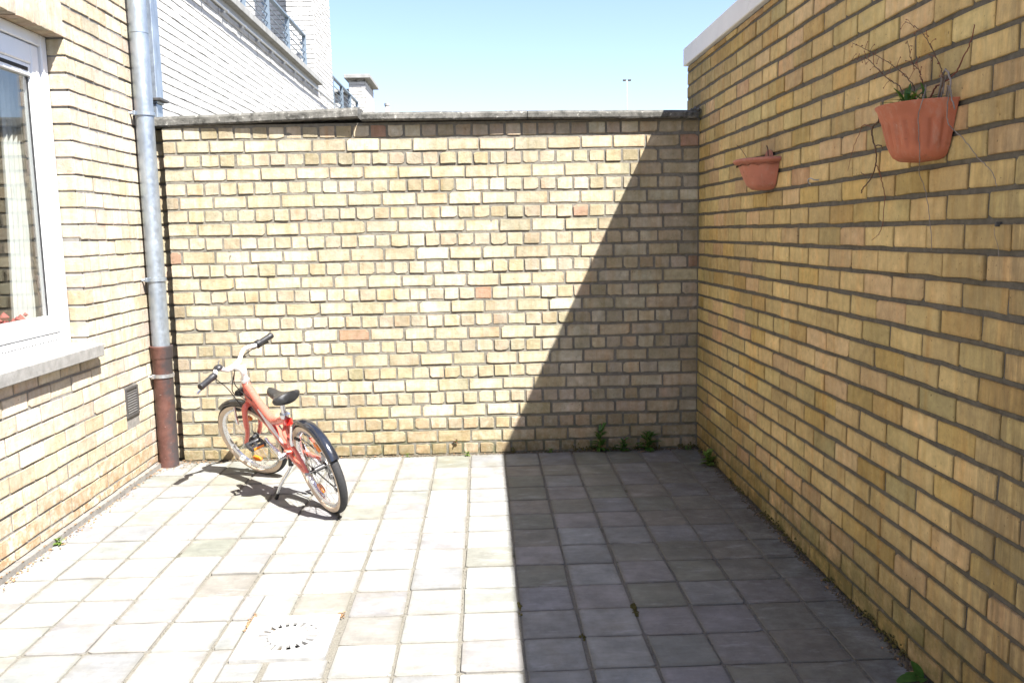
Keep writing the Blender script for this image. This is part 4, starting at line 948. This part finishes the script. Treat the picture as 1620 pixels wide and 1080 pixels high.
half_pot('flowerpot', 'small plain faded terracotta half pot on the right wall near the corner', -1.262, 0.158,
    [(0.040, 1.5040), (0.072, 1.5073), (0.090, 1.5206), (0.096, 1.5264), (0.098, 1.5306), (0.112, 1.5589), (0.124, 1.5871), (0.134, 1.6137), (0.136, 1.6187), (0.152, 1.6229), (0.158, 1.6304), (0.156, 1.6387), (0.146, 1.6420)], M_terra2, protr=0.98, back_top=1.682)
half_pot('flowerpot', 'large fluted terracotta half pot with dried creepers high on the right wall', -2.652, 0.15,
    [(0.055, 1.5180), (0.080, 1.5213), (0.096, 1.5310), (0.106, 1.5473), (0.112, 1.5620), (0.114, 1.5669), (0.1295, 1.6239), (0.131, 1.6304), (0.1345, 1.6377), (0.136, 1.6410), (0.1425, 1.6630), (0.150, 1.6727), (0.1495, 1.6760), (0.143, 1.6760)], M_terra, flutes=12, flz=(1.55, 1.6255), protr=0.98)
# dried creeper of the large pot
TW = {
'a': ([(-0.05,-2.608,1.646),(-0.05,-2.559,1.738),(-0.05,-2.513,1.762),(-0.05,-2.457,1.79),(-0.05,-2.398,1.826),(-0.05,-2.336,1.864),(-0.05,-2.273,1.88),(-0.05,-2.198,1.884)], 0.0016, 'M'),
'b': ([(-0.045,-2.64,1.646),(-0.04,-2.623,1.723),(-0.04,-2.587,1.757),(-0.04,-2.507,1.806),(-0.04,-2.412,1.851),(-0.04,-2.29,1.905),(-0.04,-2.192,1.945)], 0.0016, 'M'),
'c': ([(-0.045,-2.68,1.646),(-0.04,-2.67,1.731),(-0.04,-2.657,1.749),(-0.04,-2.643,1.775),(-0.04,-2.617,1.791),(-0.04,-2.595,1.815),(-0.04,-2.57,1.871)], 0.0014, 'M'),
'd': ([(-0.045,-2.75,1.646),(-0.04,-2.778,1.72),(-0.04,-2.773,1.743),(-0.04,-2.752,1.773),(-0.04,-2.708,1.823),(-0.04,-2.64,1.885),(-0.04,-2.55,1.93)], 0.0014, 'M'),
'e': ([(-0.04,-2.69,1.646),(-0.03,-2.713,1.71),(-0.03,-2.763,1.719),(-0.03,-2.824,1.738),(-0.03,-2.855,1.771),(-0.03,-2.879,1.791),(-0.03,-2.90,1.84)], 0.0022, 'R'),
's1': ([(-0.035,-2.740,1.646),(-0.035,-2.770,1.747),(-0.035,-2.804,1.723),(-0.037,-2.812,1.689),(-0.035,-2.832,1.639)], 0.0030, 'G'),
's2': ([(-0.035,-2.747,1.646),(-0.035,-2.779,1.731),(-0.035,-2.770,1.711),(-0.035,-2.775,1.687)], 0.0024, 'G'),
'f': ([(-0.05,-2.70,1.646),(-0.063,-2.731,1.714),(-0.085,-2.772,1.698),(-0.098,-2.785,1.673),(-0.100,-2.769,1.63),(-0.091,-2.759,1.579),(-0.078,-2.744,1.511),(-0.03,-2.65,1.485),(-0.02,-2.672,1.43),(-0.02,-2.706,1.333),(-0.02,-2.718,1.264)], 0.0015, 'G'),
'g': ([(-0.02,-2.76,1.646),(-0.03,-2.782,1.705),(-0.040,-2.810,1.690),(-0.043,-2.810,1.645),(-0.034,-2.806,1.603),(-0.02,-2.86,1.556),(-0.02,-2.924,1.506),(-0.02,-2.989,1.466),(-0.02,-3.013,1.427)], 0.0015, 'G'),
'h': ([(-0.07,-2.50,1.69),(-0.045,-2.42,1.70),(-0.025,-2.371,1.668),(-0.025,-2.327,1.651),(-0.025,-2.336,1.61),(-0.025,-2.358,1.577),(-0.025,-2.361,1.533),(-0.025,-2.33,1.49),(-0.025,-2.27,1.459),(-0.025,-2.265,1.445)], 0.0030, 'M'),
'h2': ([(-0.024,-2.360,1.533),(-0.02,-2.376,1.51),(-0.02,-2.400,1.470),(-0.02,-2.42,1.427),(-0.02,-2.411,1.339),(-0.02,-2.381,1.306),(-0.02,-2.341,1.291)], 0.0014, 'R'),
'h3': ([(-0.025,-2.352,1.592),(-0.03,-2.402,1.588),(-0.03,-2.414,1.575)], 0.002, 'M'),
'h4': ([(-0.025,-2.338,1.500),(-0.03,-2.298,1.503),(-0.03,-2.266,1.513)], 0.0016, 'M'),
'i': ([(-0.026,-2.33,1.652),(-0.024,-2.26,1.668),(-0.02,-2.218,1.641),(-0.02,-2.172,1.595),(-0.02,-2.137,1.526)], 0.0012, 'R')}
cv = thing('dried_creeper', 'withered brown creeper stems trailing from the large fluted pot', 'plant', (-0.05, -2.66, 1.67)); rc_ = random.Random(8)
for k_, (pts, r, mm) in TW.items():
    sp_ = spline(pts, 7); n_ = len(sp_)
    sp_ = [p+Vector((min(0.004, 0.003*mnoise.noise((i*0.6, 1, len(k_)))), 0.004*mnoise.noise((i*0.7, 5, ord(k_[0]))), 0.004*mnoise.noise((i*0.7, 9, ord(k_[0]))))) for i, p in enumerate(sp_)]
    st_ = MB().tube(sp_, [r*(1.15-0.6*i/n_) for i in range(n_)], 6).build('stem', {'M': M_twig, 'R': M_twigr, 'G': M_twigg}[mm], cv, smooth=True)
    if k_ in 'abcd':
        for i in range(int(n_*0.35), n_-1, 2):
            p = sp_[i]; d = Vector((rc_.uniform(-0.01, 0.006), rc_.uniform(-0.03, 0.03), rc_.uniform(-0.025, 0.03))); q = p+d
            tb = MB().tube([p, p+d*0.5+Vector((0, 0, 0.004)), q], [0.0009, 0.0008, 0.0007], 4); tb.lathe([(0.0005, -0.002), (0.0022, 0), (0.0005, 0.002)], 5, xf=lambda v_: q+v_); tb.build('side_twig', M_twigr, st_)
def blade(mb, base, dirv, L, w, droop, up=Vector((0, 0, 1)), n=7, fold=0.25):
    d = dirv.normalized(); side = d.cross(Vector((0, 0, 1))); side = side.normalized() if side.length > 1e-3 else Vector((1, 0, 0)); vs = []
    p = Vector(base); dd = d.copy()
    for i in range(n+1):
        t_ = i/n; ww = w*math.sin(math.pi*min(1, 0.12+0.88*t_))**0.8*(1-0.15*t_)*0.5
        nn = side.cross(dd).normalized()
        vs += [p-side*ww+nn*ww*fold, p, p+side*ww+nn*ww*fold]
        dd = (dd+Vector((0, 0, -droop/n))).normalized(); p = p+dd*(L/n)
    mb.add(vs, [(i*3+k, i*3+k+1, (i+1)*3+k+1, (i+1)*3+k) for i in range(n) for k in range(2)])
def weed(label, loc, h, nst, nl, w, spread, mat, seed, group='weeds growing along the walls', lean=(0, 0)):
    r_ = random.Random(seed); wd = thing('weed', label, 'weed', loc, group)
    for s_ in range(nst):
        a = r_.uniform(0, 2*math.pi); tip = Vector(loc)+Vector((math.cos(a)*spread*0.35+lean[0]*h, -abs(math.sin(a))*spread*0.5+lean[1]*h, h*r_.uniform(0.75, 1)))
        b0 = Vector(loc)+Vector((r_.uniform(-0.012, 0.012), 0, -0.004)); mid = (b0+tip)/2+Vector((r_.uniform(-0.01, 0.01), -0.006, 0))
        st_pts = spline([b0, mid, tip], 5); MB().tube(st_pts, [0.0026-0.0014*i/10 for i in range(len(st_pts))], 5).build('stem', M_leaf2, wd)
        for k in range(nl):
            t_ = 0.12+0.88*k/max(1, nl-1); p = st_pts[min(len(st_pts)-1, int(t_*(len(st_pts)-1)))]
            aa = k*2.4+r_.uniform(-0.4, 0.4); elev = 0.15+0.75*t_
            dv = Vector((math.cos(aa)*math.cos(elev), min(0.35, math.sin(aa))*math.cos(elev), math.sin(elev)))
            mb = MB(); blade(mb, p, dv, spread*r_.uniform(0.65, 1.05)*(1.05-0.45*t_), w*r_.uniform(0.8, 1.2)*(1.05-0.35*t_), 0.8); mb.build('leaf', mat, wd, smooth=True)
    return wd
weed('tallest green weed with upright shoot at the foot of the shaded back wall', (-0.615, -0.035, 0), 0.15, 3, 12, 0.024, 0.085, M_leaf, 1)
weed('low bushy weed between the two taller weeds at the shaded back wall', (-0.475, -0.045, 0), 0.075, 3, 9, 0.020, 0.07, M_leaf, 2)
weed('broad starry weed at the shaded back wall nearest the right corner', (-0.325, -0.035, 0), 0.125, 3, 11, 0.028, 0.10, M_leaf, 3)
weed('light green weed at the foot of the right wall near the corner', (-0.035, -0.42, 0), 0.085, 5, 9, 0.024, 0.065, M_leaf2, 4, lean=(-0.2, 0))
weed('tiny weed tuft just inside the shadow edge at the back wall', (-0.915, -0.04, 0), 0.035, 3, 6, 0.010, 0.035, M_leaf, 5)
weed('small pale weed in the sunlit joint below the centre of the back wall', (-1.42, -0.045, 0), 0.022, 3, 6, 0.013, 0.030, M_leaf2, 6)
weed('little pale weed sprig at the wall foot near the bicycle', (-1.775, -0.04, 0), 0.025, 2, 6, 0.010, 0.026, M_leaf2, 7)
weed('reddish seedling growing from the lowest bed joint of the back wall', (-1.485, -0.006, 0.072), 0.02, 2, 6, 0.012, 0.024, M_leafr, 8)
weed('small yellow-green weed along the foot of the house wall', (-3.205, -1.39, 0), 0.03, 3, 6, 0.014, 0.04, M_leaf2, 9, lean=(0.3, 0))
weed('tiny green sprout in the corner where back and right walls meet', (-0.075, -0.055, 0), 0.025, 3, 6, 0.012, 0.028, M_leaf, 10)
bl_ = thing('broad_leaf_weed', 'broad serrated leaf lying at the foot of the right wall in the foreground', 'weed', (-0.02, -2.77, 0), 'weeds growing along the walls')
for dv, L, w in (((-1, -0.1, 0.18), 0.085, 0.050), ((-0.2, 0.5, 0.7), 0.055, 0.035), ((-0.45, -0.8, 0.5), 0.06, 0.036), ((-0.7, 0.7, 0.25), 0.05, 0.03)):
    mb = MB(); blade(mb, (-0.022, -2.77, 0.004), Vector(dv), L, w, 0.5, n=9, fold=0.18); mb.build('leaf', M_leaf, bl_, smooth=True)
# greenery of the large pot
gp = thing('pot_sprout', 'small tuft of green shoots in the large fluted pot', 'plant', (-0.07, -2.66, 1.664))
rg_ = random.Random(12)
for k in range(26):
    a = rg_.uniform(0, 2*math.pi); e = rg_.uniform(0.35, 1.3); b0 = Vector((-0.07+rg_.uniform(-0.03, 0.03), -2.665+rg_.uniform(-0.055, 0.05), 1.680))
    mb = MB(); blade(mb, b0, Vector((math.cos(a)*math.cos(e), math.sin(a)*math.cos(e), math.sin(e))), rg_.uniform(0.055, 0.10), 0.010, 0.7, n=5); mb.build('leaf', M_leaf2 if k % 4 == 0 else M_leaf, gp, smooth=True)
ds = thing('dry_stalk', 'two dry stalks sticking out of the small pot', 'plant', (-0.07, -1.27, 1.636))
for pts, r in (([(-0.09, -1.245, 1.636), (-0.085, -1.20, 1.652), (-0.08, -1.10, 1.697), (-0.075, -1.0, 1.73)], 0.0014), ([(-0.03, -1.33, 1.636), (-0.025, -1.311, 1.66), (-0.02, -1.290, 1.682), (-0.02, -1.275, 1.698)], 0.0026)):
    MB().tube(spline(pts, 6), r, 6).build('stem', M_twig, ds, smooth=True)
# hook screwed into the right wall
hk = MB(); hk.tube(spline([(0.004, -1.835, 1.515), (-0.018, -1.832, 1.515), (-0.030, -1.826, 1.522), (-0.036, -1.815, 1.516), (-0.030, -1.806, 1.506), (-0.024, -1.812, 1.500)], 6), 0.0021, 8)
tag(hk.build('wall_hook', M_steel, smooth=True), 'small metal hook screwed into the right wall between the pots', 'hook')
an = thing('wall_anchor', 'small clip with a loose string on the right wall below the large pot', 'clip', (-0.006, -3.0, 1.33))
MB().bbox(-0.010, 0.006, -3.002, -2.994, 1.329, 1.341, 0.002).build('clip', M_vent, an); MB().tube(spline([(-0.012, -3.0, 1.326), (-0.016, -3.008, 1.31), (-0.008, -3.012, 1.28), (-0.006, -3.014, 1.255)], 5), 0.0006, 5).build('string', M_twigg, an)

# ------------------------------------------------------------------ moss, soil and litter along the edges
def clump(mb, p, r, rnd, flat=0.5):
    vs = []; n = 6
    for k in range(n): a = 2*math.pi*k/n+rnd.uniform(-0.3, 0.3); q = r*rnd.uniform(0.7, 1.2); vs.append((p[0]+q*math.cos(a), p[1]+q*math.sin(a), p[2]-0.003))
    vs.append((p[0], p[1], p[2]+r*flat)); mb.add(vs, [(k, (k+1) % n, n) for k in range(n)])
rq = random.Random(77)
so = MB()
for k in range(1700):     # damp soil line along the right wall
    y = -rq.random()**0.8*3.4; w = 0.028+0.02*mnoise.noise((y*3, 0, 0)); clump(so, (-0.006-abs(rq.gauss(0, w*0.55)), y, 0.001), rq.uniform(0.003, 0.010), rq, 0.6)
for k in range(1100):     # and along the back wall
    x = -3.13+3.12*rq.random(); w = 0.026 if x > -1.2 else 0.02; clump(so, (x, -0.006-abs(rq.gauss(0, w*0.7)), 0.000), rq.uniform(0.003, 0.008), rq, 0.5)
tag(so.build('soil_line', M_soil), 'crumbly dark soil gathered along the foot of the walls', 'soil', kind='stuff')
ms_ = MB()
for k in range(420):
    y = -rq.random()*3.2; 
    if mnoise.noise((y*4, 3.3, 0)) > -0.05: clump(ms_, (-0.004-abs(rq.gauss(0, 0.01)), y, 0.006+abs(rq.gauss(0, 0.012))), rq.uniform(0.003, 0.008), rq, 0.9)
for k in range(330):
    x = -1.15*rq.random()**1.2
    if mnoise.noise((x*7, 1.3, 0)) > -0.1: clump(ms_, (x, -0.004-abs(rq.gauss(0, 0.012)), 0.004+abs(rq.gauss(0, 0.014))), rq.uniform(0.003, 0.008), rq, 0.9)
for cx_, cy_, L_, n_ in ((-0.785, -2.24, 0.05, 46), (-1.192, -2.20, 0.05, 18), (-0.99, -2.43, 0.02, 8)):
    for k in range(n_): clump(ms_, (cx_+rq.gauss(0, 0.004), cy_+rq.uniform(-L_, L_), 0.0), rq.uniform(0.003, 0.0065), rq, 1.0)
tag(ms_.build('moss', M_moss), 'olive moss in the paving joints and along the right wall', 'moss', kind='stuff')
li = MB()
for k in range(900):
    if k < 420: y = -0.05-rq.random()**1.2*2.0; p = Vector((-3.225+abs(rq.gauss(0, 0.022)), y, 0.004))
    elif k < 620: p = Vector((-3.16+rq.gauss(0, 0.06), -0.10+rq.gauss(0, 0.05), 0.004)); 
    elif k < 700: p = Vector((-0.02-abs(rq.gauss(0, 0.02)), -1.0-rq.random()*2.0, 0.006))
    elif k < 780: c_ = rq.choice(((-2.137, -2.21), (-1.825, -2.21), (-2.137, -2.27))); p = Vector((c_[0]+rq.gauss(0, 0.006), c_[1]+rq.gauss(0, 0.014), 0.001))
    else: p = Vector((-3.1*rq.random(), -0.02-abs(rq.gauss(0, 0.03)), 0.003))
    if p.x < -3.22: p.z = 0.03
    a = rq.uniform(0, 6.28); s_ = rq.uniform(0.003, 0.010); u = Vector((math.cos(a), math.sin(a), rq.uniform(-0.3, 0.3)))*s_; v = Vector((-math.sin(a), math.cos(a), rq.uniform(-0.4, 0.4)))*s_*0.45
    li.add([p-u, p+v+Vector((0, 0, s_*0.3)), p+u, p-v+Vector((0, 0, s_*0.2))], [(0, 1, 2), (0, 2, 3)])
tag(li.build('leaf_litter', M_litter), 'dry brown leaf litter scattered along the wall feet', 'litter', kind='stuff')
pb = MB()
for k in range(1500):
    x = rq.uniform(-3.2, -0.02); y = -rq.random()*2.9
    if rq.random() < 0.75:
        c = min(xs, key=lambda q: abs(q-x)); x = c+rq.gauss(0, 0.0035)
    else: y = min(ys, key=lambda q: abs(q-y))+rq.gauss(0, 0.002)
    clump(pb, (x, y, -0.002+rq.random()*0.002), rq.uniform(0.0012, 0.003), rq, 1.0)
tag(pb.build('joint_grit', M_sand), 'fine grit in the joints of the paving', 'grit', kind='stuff')
# a dead leaf by the back wall weeds
dl = MB(); blade(dl, (-0.37, -0.10, 0.004), Vector((0.8, 0.2, 0.15)), 0.045, 0.022, 0.6); blade(dl, (-0.37, -0.10, 0.004), Vector((-0.3, 0.4, 0.1)), 0.012, 0.003, 0)
tag(dl.build('dead_leaf', M_litter, smooth=True), 'curled brown dead leaf on the paving by the back wall weeds', 'leaf')
